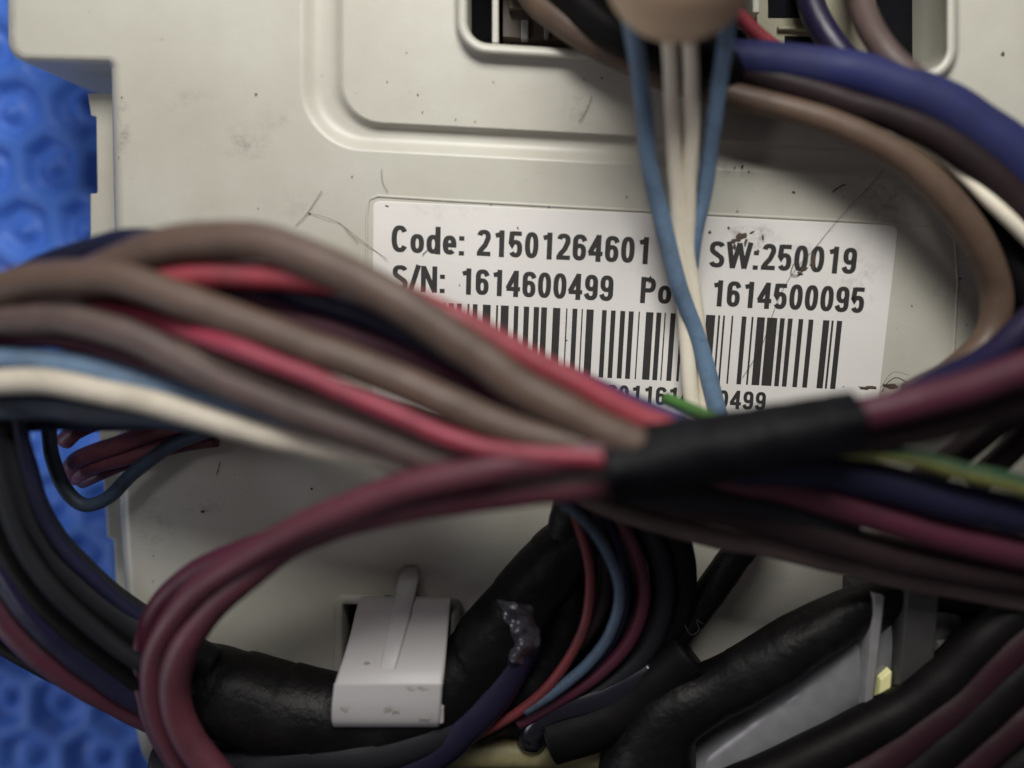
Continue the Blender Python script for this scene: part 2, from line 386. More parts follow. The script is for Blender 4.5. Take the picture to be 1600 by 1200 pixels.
# lower flange seen along the left side, with its snap notches
FL = [(137, 146, 0), (142, 181, 2), (150, 183, 2), (152, 302, 2), (141, 303, 2), (141, 460, 0), (152, 640, 0), (166, 800, 0), (168, 838, 3), (178, 843, 3), (184, 960, 0), (214, 1138, 0), (300, 1150, 0), (300, 146, 0)]
g = Geo()
a_ = ring_at(offset_c(FL, -2), -8, 3); b_ = ring_at(FL, -8.3, 3)
g.poly([a_]); g.add(*strips([a_, b_, down(b_, 0.018)]))
g.build('lower_flange', M['panel'], housing)
# floor of the opening and floor of the slot
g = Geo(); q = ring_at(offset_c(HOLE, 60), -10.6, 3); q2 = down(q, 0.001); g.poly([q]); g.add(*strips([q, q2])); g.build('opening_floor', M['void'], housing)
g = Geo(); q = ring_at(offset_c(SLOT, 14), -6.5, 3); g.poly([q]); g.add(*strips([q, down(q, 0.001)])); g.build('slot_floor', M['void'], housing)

# raised frame round the slot
def ringbar(name, C, d0, d1, h, mat, par, seg=5, z0=0.0):
    g = Geo()
    A = [ring_at(offset_c(C, d), z, seg) for d, z in ((d1, z0), (d1, h * 0.8), (d1 - 1, h), (d0 + 1, h), (d0, h * 0.8), (d0, z0))]
    g.add(*strips(A)); return g.build(name, mat, par)
ringbar('slot_rim', SLOT, 0.5, 15, 0.7, M['panel'], housing)

# shallow lip above the label recess
def bar_px(name, pts, wpx, h, mat, par=None, z0=0.0, seg=None):
    """a low ridge following px points"""
    g = Geo(); rings_ = []
    n = len(pts)
    for i, (x, y) in enumerate(pts):
        a = Vector(pts[max(0, i - 1)]); b2 = Vector(pts[min(n - 1, i + 1)]); d = (b2 - a).normalized(); nn = Vector((-d.y, d.x))
        row = []
        for s, z in ((-1, z0), (-0.7, h * 0.8), (-0.3, h), (0.3, h), (0.7, h * 0.8), (1, z0)):
            p = Vector((x, y)) + nn * (s * wpx / 2); row.append(at(p.x, p.y, z))
        rings_.append(row)
    g.add(*strips(rings_, closed=False)); return g.build(name, mat, par)
bar_px('recess_lip', [(1490, 560), (1497, 440), (1492, 372), (1470, 353), (1300, 344), (1000, 329), (700, 313), (590, 306), (576, 312), (573, 340), (572, 480), (574, 700)], 5, 0.16, M['panel'], housing)

# ------------------------------------------------------------------ connector blocks inside the opening
def slab(name, quad, h0, h1, mat, par=None, r=3, bevpx=1.5):
    C = [(x, y, r) for x, y in quad]
    g = Geo(); t0 = ring_at(offset_c(C, -bevpx), h1, 4); t1 = ring_at(C, h1 - 0.15, 4)
    g.poly([t0]); g.add(*strips([t0, t1, down(t1, (h1 - 0.15 - h0) / 1000)]))
    return g.build(name, mat, par)
cb = empty('plug_connector', at(820, 20, -12))
tag(cb, 'brown plug connector with pale divider inside the left of the opening', 'connector')
for o in (slab('connector_body', [(785, -120), (785, 58), (905, 66), (905, -120)], -10.54, -5.27, M['darkconn']),
          slab('divider', [(769, -120), (769, 67), (779, 67), (779, -120)], -10.54, -1.24, M['panel']),
          slab('contact', [(814, 30), (814, 62), (826, 62), (826, 30)], -5.58, -3.97, M['greyplastic']),
          slab('latch', [(795, -30), (795, 14), (850, 14), (850, -30)], -5.58, -3.41, M['darkconn']),
          slab('contact', [(850, 20), (850, 60), (858, 60), (858, 20)], -5.58, -4.34, M['greyplastic'])):
    parent_keep(o, cb)
cb = empty('beige_connector', at(1260, 20, -12))
tag(cb, 'beige plug connector with dark sockets behind the red wire', 'connector')
for o in (slab('connector_body', [(1180, -120), (1183, 84), (1368, 92), (1368, -120)], -10.54, -4.65, M['connector']),
          slab('keyway', [(1226, 56), (1226, 78), (1276, 80), (1276, 58)], -4.71, -4.46, M['void'], r=1),
          slab('keyway', [(1200, -40), (1200, 28), (1262, 28), (1262, -40)], -4.71, -4.46, M['void'], r=1),
          slab('rib', [(1174, -120), (1176, 20), (1187, 20), (1185, -120)], -10.54, -1.86, M['panel'], r=1),
          slab('rib', [(1216, 40), (1216, 46), (1290, 48), (1290, 42)], -4.71, -3.72, M['connector'], r=1),
          slab('contact', [(1278, 70), (1278, 80), (1286, 80), (1286, 70)], -4.71, -3.6, M['metal'], r=1)):
    parent_keep(o, cb)

# ------------------------------------------------------------------ the label
def slant(x): return -0.02 - 0.085 * (x - 700) / 630.0
def lab(X, V, h=0.1):
    return at(X + slant(X) * V, 351 + 0.048 * (X - 612) + V, h)
label = empty('product_label', lab(990, 100, 0))
tag(label, 'white paper label printed with code, serial number and barcode', 'label')
LC = [(583, -36, 11), (583, 300, 8), (1400, 300, 8), (1400, -36, 11)]
def lring(d, h): return [lab(p.x, p.y, h) for p in fillet(offset_c(LC, d), 8)]
g = Geo(); a_ = lring(-1, 0.10); g.poly([a_]); g.add(*strips([a_, lring(0, 0.08), lring(0, 0.005)]))
parent_keep(g.build('paper', M['paper']), label)

def arc(cx, cy, rx, ry, a0, a1, n=12):
    out = []
    for k in range(n + 1):
        w = R(a0 + (a1 - a0) * k / n); c, q = math.cos(w), math.sin(w)
        out.append((cx + rx * math.copysign(abs(c) ** 0.82, c), cy + ry * math.copysign(abs(q) ** 0.82, q)))
    return out
# stroke font: box 1 high (y down), width W; strokes are lists of points
S = 0.19
def glyph(c):
    h = S / 2
    if c == '0': return 0.50, [arc(.25, .5, .25 - h, .5 - h, -90, 270, 24)]
    if c == '1': return 0.50, [[(.32, 0.0), (.32, 1)], [(.33, h + .0), (.27, .16), (.09, .21)]]
    if c == '2': return 0.50, [arc(.25, .27, .25 - h, .27 - h, 190, 375, 12) + [(.30, .58), (.14, .78), (.085, 1 - h)], [(.0, 1 - h), (.50, 1 - h)]]
    if c == '4': return 0.52, [[(.36, 0.0), (.36, 1)], [(.36, .05), (.05, .69)], [(.0, .70), (.52, .70)]]
    if c == '5': return 0.50, [[(.46, h), (.10, h)], [(.115, .03), (.075, .50)], [(.09, .47)] + arc(.245, .66, .25 - h, .34 - h, -150, 150, 16)]
    if c == '6': return 0.50, [arc(.25, .67, .25 - h, .33 - h, -90, 270, 20), [(.44, .26)] + arc(.26, .30, .26 - h, .30 - h, -35, -170, 8) + [(h, .66)]]
    if c == '9': return 0.50, [arc(.25, .33, .25 - h, .33 - h, -90, 270, 20), [(.06, .74)] + arc(.24, .70, .26 - h, .30 - h, 145, 10, 8) + [(.5 - h, .34)]]
    if c == 'C': return 0.60, [arc(.30, .5, .30 - h, .5 - h, -35, -325, 24)]
    if c == 'o': return 0.50, [arc(.25, .64, .25 - h, .36 - h, -90, 270, 20)]
    if c == 'c': return 0.47, [arc(.25, .64, .25 - h, .36 - h, -40, -320, 20)]
    if c == 'd': return 0.51, [arc(.25, .64, .25 - h, .36 - h, -90, 270, 20), [(.51 - h, 0.0), (.51 - h, 1)]]
    if c == 'e': return 0.50, [arc(.25, .64, .25 - h, .36 - h, 5, -315, 20), [(.06, .645), (.49, .645)]]
    if c == 'S': return 0.56, [arc(.28, .27, .28 - h, .27 - h, -20, -225, 14) + [(.28, .50)] + arc(.28, .73, .28 - h, .27 - h, -60, 165, 14)]
    if c == '/': return 0.30, [[(.30, -.02), (.0, 1.02)]]
    if c == 'N': return 0.60, [[(h, 0), (h, 1)], [(.60 - h, 0), (.60 - h, 1)], [(h, .03), (.60 - h, .97)]]
    if c == 'P': return 0.56, [[(h, 0), (h, 1)], [(h, h), (.30, h)] + arc(.30, .30, .26 - h, .30 - h, -90, 90, 10) + [(h, .60 - h)]]
    if c == 'W': return 0.86, [[(.04, 0), (.22, .98)], [(.22, .98), (.43, .04)], [(.43, .04), (.64, .98)], [(.64, .98), (.82, 0)]]
    if c == ':': return 0.22, [[(.10, .30), (.10, .46)], [(.10, .84), (.10, 1.0)]]
    return 0.3, []
def write(name, runs, w=1.0):
    """runs: (text, x0, x1, V, H) - stretched to fill x0..x1"""
    vs, fs = [], []
    k = 0
    for text, x0, x1, V, H in runs:
        adv = []; x = 0; gap = 0.085
        for c in text:
            W, st = glyph(c); adv.append((x, st)); x += W + gap
        tot = x - gap
        sx = (x1 - x0) / tot; sy = H
        for ax, st in adv:
            for s in st:
                k += 1; z = 0.125 + 0.003 * (k % 3)
                n = len(s); closed = n > 2 and abs(s[0][0] - s[-1][0]) < 1e-6 and abs(s[0][1] - s[-1][1]) < 1e-6
                base = len(vs)
                P = [Vector(((ax + p[0]) * sx, p[1] * sy)) for p in s]
                for i in range(n):
                    if closed: a = P[(i - 1) % (n - 1)] if i != 0 else P[n - 2]; b = P[(i + 1) % (n - 1)] if i < n - 1 else P[1]
                    else: a = P[max(0, i - 1)]; b = P[min(n - 1, i + 1)]
                    d = (b - a).normalized(); nn = Vector((-d.y, d.x))
                    # stems a touch heavier than the horizontals
                    hw = S * sy * 0.5 * w * (0.86 + 0.14 * abs(d.y))
                    if not closed and 0 < i < n - 1:
                        e1 = (P[i] - P[i - 1]).normalized(); cs_ = max(0.5, abs(e1.dot(d))); hw /= cs_
                    for sgn in (-1, 1):
                        q = P[i] + nn * (hw * sgn); vs.append(lab(x0 + q.x, V + q.y, z))
                for i in range(n - 1):
                    fs.append((base + 2 * i, base + 2 * i + 1, base + 2 * i + 3, base + 2 * i + 2))
    o = mesh(name, vs, fs, M['ink'], None, False); parent_keep(o, label); return o
write('printed_code_line', [('Code:', 612, 727, 0, 43), ('21501264601', 746, 1018, 0.5, 42)])
write('printed_software_line', [('SW:250019', 1110, 1341, 1, 42)])
write('printed_serial_line', [('S/N:', 614, 698, 62, 41), ('1614600499', 721, 963, 62.5, 41)])
write('printed_part_line', [('Poc:', 1006, 1092, 62.5, 41), ('1614500095', 1118, 1360, 62, 41)])
write('printed_barcode_digits', [('215012646011614600499', 800, 1219, 232.5, 29)], 1.05)
bars = [(620, 629), (636, 640), (648, 660), (668, 672), (681, 690), (696, 699), (704, 712)]
bars += [(530 + a / 2.963, 530 + b / 2.963) for a, b in [(553, 575), (603, 612), (628, 650), (675, 712), (738, 747), (760, 797), (822, 843), (868, 893), (915, 940), (950, 977), (1005, 1040), (1067, 1073), (1097, 1120), (1140, 1146), (1163, 1197), (1236, 1258), (1278, 1300), (1322, 1345), (1362, 1385), (1408, 1414), (1443, 1478), (1492, 1515), (1530, 1536)]]
bars += [(1056, 1064), (1072, 1076), (1083, 1090)]
bars += [(1060 + a / 2.963, 1060 + b / 2.963) for a, b in [(110, 137), (155, 198), (212, 221), (235, 244), (275, 283), (323, 345), (369, 378), (395, 432), (442, 490), (503, 525), (540, 562), (590, 612), (637, 660), (705, 735), (745, 755), (770, 795)]]
vs, fs = [], []
for a, b in bars:
    k = len(vs); T = 118 - (a - 704) * 0.003; vs += [lab(a, T, .13), lab(b, T, .13), lab(b, 222.5, .13), lab(a, 222.5, .13)]; fs.append((k, k + 1, k + 2, k + 3))
parent_keep(mesh('barcode', vs, fs, M['ink'], None, False), label)

# ------------------------------------------------------------------ tubes
def catmull(P, step=6.0):
    out = []
    n = len(P)
    for i in range(n - 1):
        p0 = P[i - 1] if i > 0 else [2 * a - b for a, b in zip(P[0], P[1])]
        p1, p2 = P[i], P[i + 1]
        p3 = P[i + 2] if i + 2 < n else [2 * a - b for a, b in zip(P[-1], P[-2])]
        L = math.hypot(p2[0] - p1[0], p2[1] - p1[1])
        m = max(3, int(L / step))
        for k in range(m):
            t = k / m
            out.append([0.5 * ((2 * b) + (-a + c) * t + (2 * a - 5 * b + 4 * c - d) * t * t + (-a + 3 * b - 3 * c + d) * t ** 3) for a, b, c, d in zip(p0, p1, p2, p3)])
    out.append(list(P[-1])); return out
def sweep(path, rad, seg=16, shape=None, attr=False):
    """path world points, rad list -> verts, faces, around-values; parallel transport frame"""
    n = len(path); vs, fs, ar = [], [], []
    T = [(path[min(n - 1, i + 1)] - path[max(0, i - 1)]).normalized() for i in range(n)]
    up = Vector((0, 0, 1)); nrm = (up - T[0] * up.dot(T[0])).normalized()
    for i in range(n):
        nrm = (nrm - T[i] * nrm.dot(T[i])).normalized(); bn = T[i].cross(nrm)
        for k in range(seg):
            a = 2 * math.pi * k / seg
            rr_ = rad[i] * (shape(i, n, a) if shape else 1.0)
            vs.append(path[i] + (nrm * math.cos(a) + bn * math.sin(a)) * rr_); ar.append(k / seg)
    for i in range(n - 1):
        for k in range(seg):
            j = (k + 1) % seg; fs.append((i * seg + k, i * seg + j, (i + 1) * seg + j, (i + 1) * seg + k))
    fs.append(tuple(range(seg - 1, -1, -1))); fs.append(tuple(range((n - 1) * seg, n * seg)))
    return vs, fs, ar
seedc = [0]
def tube(name, pts, r, h, mat, label_, cat, group=None, seg=16, shape=None, wob=1.0, parent=None, extend=True):
    """pts: (x, y) or (x, y, h) or (x, y, h, r); r apparent px radius, h mm"""
    seedc[0] += 1; sd = seedc[0] * 13.7
    P = []
    for p in pts:
        P.append([p[0], p[1], (p[2] if len(p) > 2 else h) * 0.6 + 1.4, p[3] if len(p) > 3 else r])
    C = catmull(P)
    path, rad = [], []
    for i, (x, y, hh, rr_) in enumerate(C):
        wx = noise.noise(Vector((i * 0.07, sd, 0))) * wob * 3; wy = noise.noise(Vector((i * 0.07, sd, 9))) * wob * 3
        p = at(x + wx, y + wy, hh); path.append(p)
        rad.append(mm(rr_, p) * (1 + 0.03 * noise.noise(Vector((i * 0.15, sd, 4)))))
    if extend:      # a cable that leaves the view runs on a while
        for end in (0, -1):
            x, y = P[end][0], P[end][1]
            if x < 0 or x > 1600 or y < 0 or y > 1200:
                d = (path[0] - path[3]).normalized() if end == 0 else (path[-1] - path[-4]).normalized()
                for k in range(1, 11):
                    q = (path[0] if end == 0 else path[-1]) + d * 0.004
                    if q.z < -0.008 and q.x > -0.07: d.z = 0
                    if end == 0: path.insert(0, q); rad.insert(0, rad[0])
                    else: path.append(q); rad.append(rad[-1])
    vs, fs, ar = sweep(path, rad, seg, shape)
    c = Vector(path[0])
    o = mesh(name, vs, fs, mat, parent)
    a = o.data.attributes.new('around', 'FLOAT', 'POINT'); a.data.foreach_set('value', ar)
    if label_: tag(o, label_, cat, group)
    return o

G1 = 'wires fanning into the black tape wrap'
G2 = 'wires leaving the right end of the tape wrap'
G3 = 'thin wires held by the thumb'
G4 = 'cables curving round the lower left'
G5 = 'cables across the upper right'
G6 = 'thin wires curving below the tape wrap'
G7 = 'black cables in the lower right'
W, CB = 'wire', 'cable'

# --- upper right
tube('cable', [(1128, 92, 8, 30), (1190, 96, 9, 31), (1260, 103, 10, 32), (1350, 120, 12, 35), (1450, 156, 14, 38), (1530, 203, 15, 40), (1600, 262, 16, 42), (1670, 345, 16, 42)], 30, 22, M['royal'], 'thick royal blue cable arching across the upper right corner', CB, G5, 22)
tube('cable', [(850, -70, 2), (890, -10, 5), (950, 42, 9), (1020, 78, 11), (1085, 96, 12), (1120, 104, 11), (1150, 112, 7), (1230, 140, 3)], 31, 8, M['black'], 'black cable passing under the thumb between the thin wires', CB, G5, 22)
tube('cable', [(1258, -40, -6), (1272, 15, -2), (1295, 60, 1), (1328, 98, 3), (1380, 130, 4)], 21, 5, M['indigo'], 'indigo cable dropping from the opening to meet the royal blue cable', CB, G5)
tube('cable', [(1338, -40, -2), (1350, 20, 4), (1372, 65, 10), (1410, 108, 14), (1480, 165, 15)], 20, 8, M['taupe'], 'grey brown cable in front of the dark right side of the opening', CB, G5)
tube('cable', [(800, -60, -3), (835, 0, 0), (880, 36, 4), (940, 73, 6), (1020, 110, 7), (1090, 134, 7), (1160, 152, 9, 20), (1260, 178, 12, 20), (1350, 214, 14, 22), (1430, 263, 15, 24), (1490, 322, 15, 25), (1535, 392, 14, 25), (1556, 465, 12, 24), (1542, 530, 12, 23), (1490, 580, 14, 22), (1420, 618, 16)], 22, 12, M['tan'], 'tan brown cable curling round the right side of the label', CB, G5, 20)
tube('cable', [(1130, 100, 8), (1230, 132, 10), (1320, 158, 12), (1400, 184, 14), (1490, 228, 16, 24), (1570, 296, 17, 26), (1650, 390, 17, 27)], 22, 14, M['darkbrown'], 'dark purple brown cable tucked under the royal blue cable', CB, G5, 18)
tube('wire', [(1400, 205, 8), (1450, 232, 11), (1500, 271, 15, 9), (1560, 326, 18, 11), (1635, 398, 18, 13)], 8, 6, M['clean_cream'], 'cream wire showing between the dark cables at the right edge', W, G5)
tube('cable', [(1430, 215, 5), (1500, 300, 7), (1555, 372, 8), (1600, 440, 10), (1640, 520, 11)], 32, 6, M['black'], 'black cable behind the tan cable beside the right edge', CB, G5)
tube('cable', [(1640, 470, 22), (1590, 520, 24), (1540, 560, 28), (1460, 600, 33), (1380, 640, 37), (1300, 660, 40)], 22, 22, M['indigo'], 'indigo cable rising from the right edge behind the maroon wire', CB, G5)
tube('wire', [(1120, -10, 5), (1150, 22, 4), (1185, 55, 3), (1225, 84, 2), (1270, 108, 1)], 12, 12, M['red'], 'short red wire emerging beside the thumb', W, G5)

# --- the pinched thin wires over the label
tube('wire', [(975, -30, 26.4), (985, 30, 23.1), (997, 100, 19.8), (1006, 180, 16.0), (1016, 260, 12.1), (1032, 340, 8.2), (1056, 430, 6.3), (1084, 510, 4.2, 13), (1106, 580, 3.5, 14), (1122, 640, 4.2, 14), (1140, 720, 5.6)], 14, 10, M['sky'], 'light blue thin wire crossing in front of the cream wires', W, G3)
tube('wire', [(1030, -30, 26.4), (1040, 40, 22.6), (1047, 110, 19.2), (1051, 200, 14.9), (1056, 300, 9.9), (1062, 400, 5.5), (1070, 500, 3.1), (1078, 600, 2.1), (1090, 720, 2.1)], 12, 10, M['clean_cream'], 'left cream thin wire running down over the label', W, G3)
tube('wire', [(1068, -30, 26.4), (1075, 40, 22.6), (1080, 120, 18.7), (1080, 210, 14.3), (1076, 300, 9.9), (1075, 390, 5.5), (1086, 480, 2.8), (1098, 560, 1.8), (1104, 640, 1.8), (1110, 720, 2.1)], 12.5, 10, M['clean_cream'], 'right cream thin wire running down over the label', W, G3)
tube('wire', [(1142, -30, 25.3), (1136, 40, 22.0), (1127, 110, 18.7), (1115, 200, 13.8), (1101, 290, 8.8), (1088, 370, 6.3, 10), (1080, 450, 3.0, 7), (1079, 520, 1.2, 7), (1084, 620, 0.5, 7)], 13, 10, M['sky'], 'light blue thin wire slanting down behind the cream wires', W, G3)

# --- foreground bundle, left part (near the lens)
def F(P, h0, h1):   # linear rise of height along the list
    n = len(P); return [(p[0], p[1], h0 + (h1 - h0) * i / (n - 1)) + tuple(p[2:3]) for i, p in enumerate(P)]
tube('wire', F([(-60, 470), (20, 440), (110, 400), (200, 376), (290, 385), (390, 432), (490, 470), (590, 505), (700, 562), (820, 640), (960, 705)], 22, 38), 20, 30, M['navy'], 'navy wire showing at the back of the top arch', W, G1)
tube('wire', F([(130, 440), (180, 418), (240, 390), (320, 376), (410, 380), (500, 410), (600, 460), (700, 524), (800, 594), (890, 648), (1000, 700)], 34, 48), 31, 40, M['brown'], 'topmost brown wire arching highest over the housing', W, G1, 20)
tube('wire', F([(200, 452), (290, 433), (380, 432), (470, 436), (580, 448), (690, 488), (790, 540), (890, 595), (985, 646), (1090, 690)], 36, 44), 21, 32, M['red'], 'red wire along the upper edge of the fan beside the barcode', W, G1)
tube('wire', F([(380, 478), (480, 503), (560, 528), (640, 558), (720, 602), (800, 650), (900, 690)], 30, 40), 20, 32, M['maroon'], 'dull red wire between the two upper brown wires', W, G1)
tube('wire', F([(-60, 470), (0, 450), (60, 436), (130, 432), (210, 442), (300, 474), (400, 512), (500, 548), (600, 588), (700, 630), (800, 672), (960, 712)], 36, 47), 28, 40, M['brown'], 'second brown wire down from the top of the fan', W, G1, 20)
tube('wire', F([(-60, 500), (20, 497), (100, 497), (180, 515), (260, 550), (340, 590), (430, 628), (520, 660), (610, 692), (690, 718), (800, 735), (960, 730)], 35, 45), 26, 40, M['taupe'], 'mauve brown wire at the lower middle of the fan', W, G1, 20)
tube('wire', [(60, 450, 22), (130, 470, 25), (200, 492, 31), (270, 510, 37), (340, 534, 43), (400, 556, 45), (500, 596, 46), (600, 640, 47), (700, 682, 48), (800, 708, 49), (950, 716, 50)], 15.5, 40, M['pink'], 'rose red wire through the middle of the fan', W, G1)
tube('wire', F([(120, 440), (220, 446), (320, 458), (420, 466), (520, 486), (620, 522), (720, 575), (820, 640), (940, 700)], 24, 34), 27, 30, M['navy'], 'navy wire filling the dark gap under the red one', W, G1)
tube('wire', F([(-60, 500), (0, 495), (100, 485), (200, 508), (300, 545), (400, 585), (500, 620), (600, 655), (700, 690), (860, 715)], 22, 32), 34, 30, M['darkbrown'], 'thick dark brown wire deep in the middle of the fan', W, G1)
tube('wire', F([(60, 460), (150, 430), (230, 414), (310, 410), (390, 425), (480, 452), (560, 480)], 24, 30), 20, 30, M['slate'], 'slate blue wire glimpsed behind the start of the red one', W, G1)
tube('wire', F([(60, 440), (140, 448), (220, 466), (300, 494), (400, 532), (500, 572)], 24, 28), 22, 30, M['darkbrown'], 'dark brown wire in the shade between the second brown and the rose red one', W, G1)
tube('wire', F([(240, 545), (340, 572), (440, 610), (540, 642), (640, 680), (740, 714), (860, 728), (960, 728)], 38, 45), 25, 38, M['brown'], 'brown wire just under the rose red wire', W, G1)
tube('wire', F([(-60, 536), (0, 528), (70, 528), (150, 546), (250, 582), (360, 620)], 30, 32), 15, 28, M['maroon'], 'thin maroon wire above the light blue one at the left edge', W, G1)
tube('wire', F([(-60, 562), (0, 560), (70, 565), (150, 578), (230, 600), (320, 632), (430, 668), (560, 700)], 32, 34), 21, 32, M['sky'], 'dirty light blue wire entering at the left edge', W, G1)
tube('wire', F([(-60, 598), (0, 596), (70, 598), (150, 610), (230, 628), (320, 652), (420, 680), (520, 702, 17), (600, 722, 16), (700, 742, 16), (800, 745, 16)], 37, 37), 20, 37, M['cream'], 'cream wire forming the lower edge of the fan', W, G1)
tube('wire', F([(-60, 640, 22), (0, 635, 22), (70, 636, 22), (150, 643, 20), (240, 652, 16), (340, 668, 11), (440, 684, 8), (500, 696, 6)], 30, 30), 22, 28, M['slate'], 'slate blue wire under the cream wire at the left edge', W, G1)
tube('wire', F([(-60, 668), (0, 662), (70, 656), (150, 656), (240, 655), (330, 664), (430, 684)], 24, 14), 18, 24, M['navy'], 'navy wire lowest of the fan at the left edge', W, G1)
# blue and green wires tucked behind the wrap
tube('wire', [(880, 585, 30), (960, 618, 32), (1030, 648, 35), (1090, 668, 38), (1150, 680, 40)], 16, 32, M['royal'], 'short blue wire behind the red one at the tape wrap', W, G1)
tube('wire', [(1040, 622, 18), (1080, 639, 24), (1120, 655, 30), (1170, 672, 36)], 9.5, 32, M['green'], 'green wire peeking out above the tape wrap', W, G1)

# --- mauve wires from the tape going lower left
tube('wire', [(1020, 700, 46, 24.0), (940, 705, 48, 24.0), (860, 718, 48, 24.0), (770, 732, 48, 25.0), (680, 750, 47, 25.0), (600, 772, 45, 25.0), (520, 802, 43, 25.0), (440, 840, 40, 22.0), (360, 886, 36, 21.1), (292, 940, 32, 21.1), (250, 1005, 28, 19.4), (240, 1070, 25, 19.4), (256, 1140, 22, 19.4), (300, 1215, 20, 19.4)], 25, 40, M['mauve'], 'mauve wire on top of the pair looping to the lower left', W, 'mauve wires looping to the lower left', 20)
tube('wire', [(1020, 742, 42, 24.0), (940, 754, 44, 24.0), (860, 765, 44, 24.0), (770, 775, 43, 23.0), (680, 788, 42, 22.1), (600, 804, 40, 21.1), (520, 826, 38, 21.1), (450, 856, 36, 20.2), (390, 900, 34, 22.0), (330, 955, 31, 22.9), (288, 1015, 29, 23.8), (275, 1085, 27, 23.8), (295, 1150, 26, 23.8), (350, 1225, 26, 23.8)], 24, 40, M['mauve'], 'mauve wire forming the inner side of the loop', W, 'mauve wires looping to the lower left', 20)
tube('wire', [(640, 790, 36, 15.4), (540, 806, 34, 15.4), (450, 834, 32, 15.0), (370, 862, 30, 15.8), (300, 896, 27, 16.7), (245, 950, 24, 16.7), (224, 1015, 21, 16.7), (228, 1080, 19, 16.7), (252, 1150, 18, 16.7), (300, 1225, 17, 16.7)], 18, 30, M['maroon'], 'darker maroon wire on the outside of the loop', W, 'mauve wires looping to the lower left', 18)

# --- right side of the tape wrap
tube('wire', [(1260, 672, 46), (1340, 650, 46), (1430, 628, 46), (1520, 603, 45), (1610, 572, 44), (1680, 545, 42)], 27, 40, M['maroon'], 'maroon wire rising to the right edge from the tape wrap', W, G2, 20)
tube('wire', [(1260, 690, 42), (1340, 682, 41), (1430, 668, 40), (1520, 645, 38), (1620, 618, 36)], 27, 40, M['darkbrown'], 'dark brown wire directly under the rising maroon wire', W, G2)
tube('wire', [(1430, 760, 22), (1490, 712, 24), (1550, 668, 26), (1620, 622, 28)], 22, 24, M['darkbrown'], 'dark brown wire crossing steeply near the right edge', W, G2)
tube('wire', [(1520, 760, 20), (1570, 712, 22), (1630, 650, 24)], 20, 22, M['darkbrown'], 'dark brown wire cut off by the right edge above the yellow wire', W, G2)
tube('wire', [(1290, 702, 40, 10), (1360, 708, 40, 11), (1430, 717, 40, 13), (1510, 737, 40, 15), (1620, 766, 40, 17)], 15, 40, M['striped'], 'green and yellow striped wire to the right of the tape wrap', W, G2, 24)
tube('cable', [(1150, 728, 34), (1250, 728, 34), (1330, 742, 34), (1420, 765, 34), (1510, 788, 34), (1640, 818, 34)], 31, 32, M['navy'], 'thick navy cable under the green and yellow wire', CB, G2, 20)
tube('wire', [(1110, 738, 30), (1200, 755, 31), (1290, 780, 32), (1390, 812, 32), (1500, 842, 32), (1640, 876, 32)], 26, 30, M['maroon'], 'maroon wire below the thick navy cable', W, G2)
tube('wire', [(940, 750, 26), (1040, 778, 27), (1140, 798, 28), (1240, 824, 28), (1340, 853, 28), (1460, 880, 28), (1640, 908, 28)], 27, 26, M['darkbrown'], 'dark brown wire second from the bottom of the right hand strand', W, G2)
tube('wire', [(900, 768, 23), (1000, 805, 24), (1100, 832, 24), (1200, 852, 24), (1320, 878, 24), (1440, 906, 24), (1640, 942, 24)], 20, 24, M['taupe'], 'thin mauve brown wire lowest of the right hand strand', W, G2)
tube('wire', [(960, 745, 32), (1050, 768, 30), (1140, 778, 29), (1240, 800, 28), (1330, 830, 27)], 26, 28, M['charcoal'], 'charcoal wire coming out under the tape wrap', W, G2)

# --- the tape wrap round the bundle
def tape_shape(i, n, a):
    ph = (i / n) * 7.0 + a / (2 * math.pi)
    st = ph - math.floor(ph)
    lump = 0.05 * math.cos(3 * a + 0.9) + 0.035 * math.cos(5 * a + i * 0.02)
    e_ = abs(i / n - 0.5) * 2
    return 1.0 + 0.030 * (1 - st) ** 2 + lump * (0.7 + 1.1 * e_ ** 2) + 0.025 * noise.noise(Vector((i * 0.12, a * 2, 8)))
tw = tube('tape_wrap', [(944, 733, 46, 56), (1000, 722, 46, 58), (1080, 706, 46, 57), (1160, 692, 46, 54), (1240, 675, 46, 50), (1300, 663, 46, 47), (1339, 655, 46, 45)], 54, 46, M['tape'], 'black tape wrapped round the foreground bundle of wires', 'tape', None, 64, tape_shape, 0.3)

# --- lower left bundle
tube('cable', [(0, 650, 22), (22, 720, 22), (42, 790, 21), (84, 862, 19), (148, 925, 17), (230, 985, 14), (330, 1040, 12)], 30, 20, M['charcoal'], 'charcoal cable on the inner side of the lower left curve', CB, G4, 20)
tube('cable', [(-40, 650, 26), (-20, 740, 26), (10, 830, 25), (60, 910, 23), (130, 980, 21), (210, 1040, 18), (300, 1090, 15)], 31, 20, M['black'], 'black cable second from the inside of the lower left curve', CB, G4, 20)
tube('cable', [(-50, 700, 24), (-25, 800, 24), (15, 890, 23), (65, 960, 22), (130, 1020, 20), (210, 1075, 17), (300, 1120, 14)], 29, 20, M['navy'], 'navy cable third from the inside of the lower left curve', CB, G4, 20)
tube('cable', [(-60, 780, 20), (-35, 870, 20), (5, 950, 20), (60, 1012, 19), (130, 1062, 17), (210, 1104, 14), (300, 1140, 12)], 27, 20, M['maroon'], 'maroon cable on the outer side of the lower left curve', CB, G4, 20)
tube('cable', [(-80, 900, 8), (-30, 965, 8), (20, 1008, 8), (80, 1040, 8), (160, 1070, 6)], 22, 8, M['black'], 'black cable peeking out beyond the maroon one at the left edge', CB, G4)

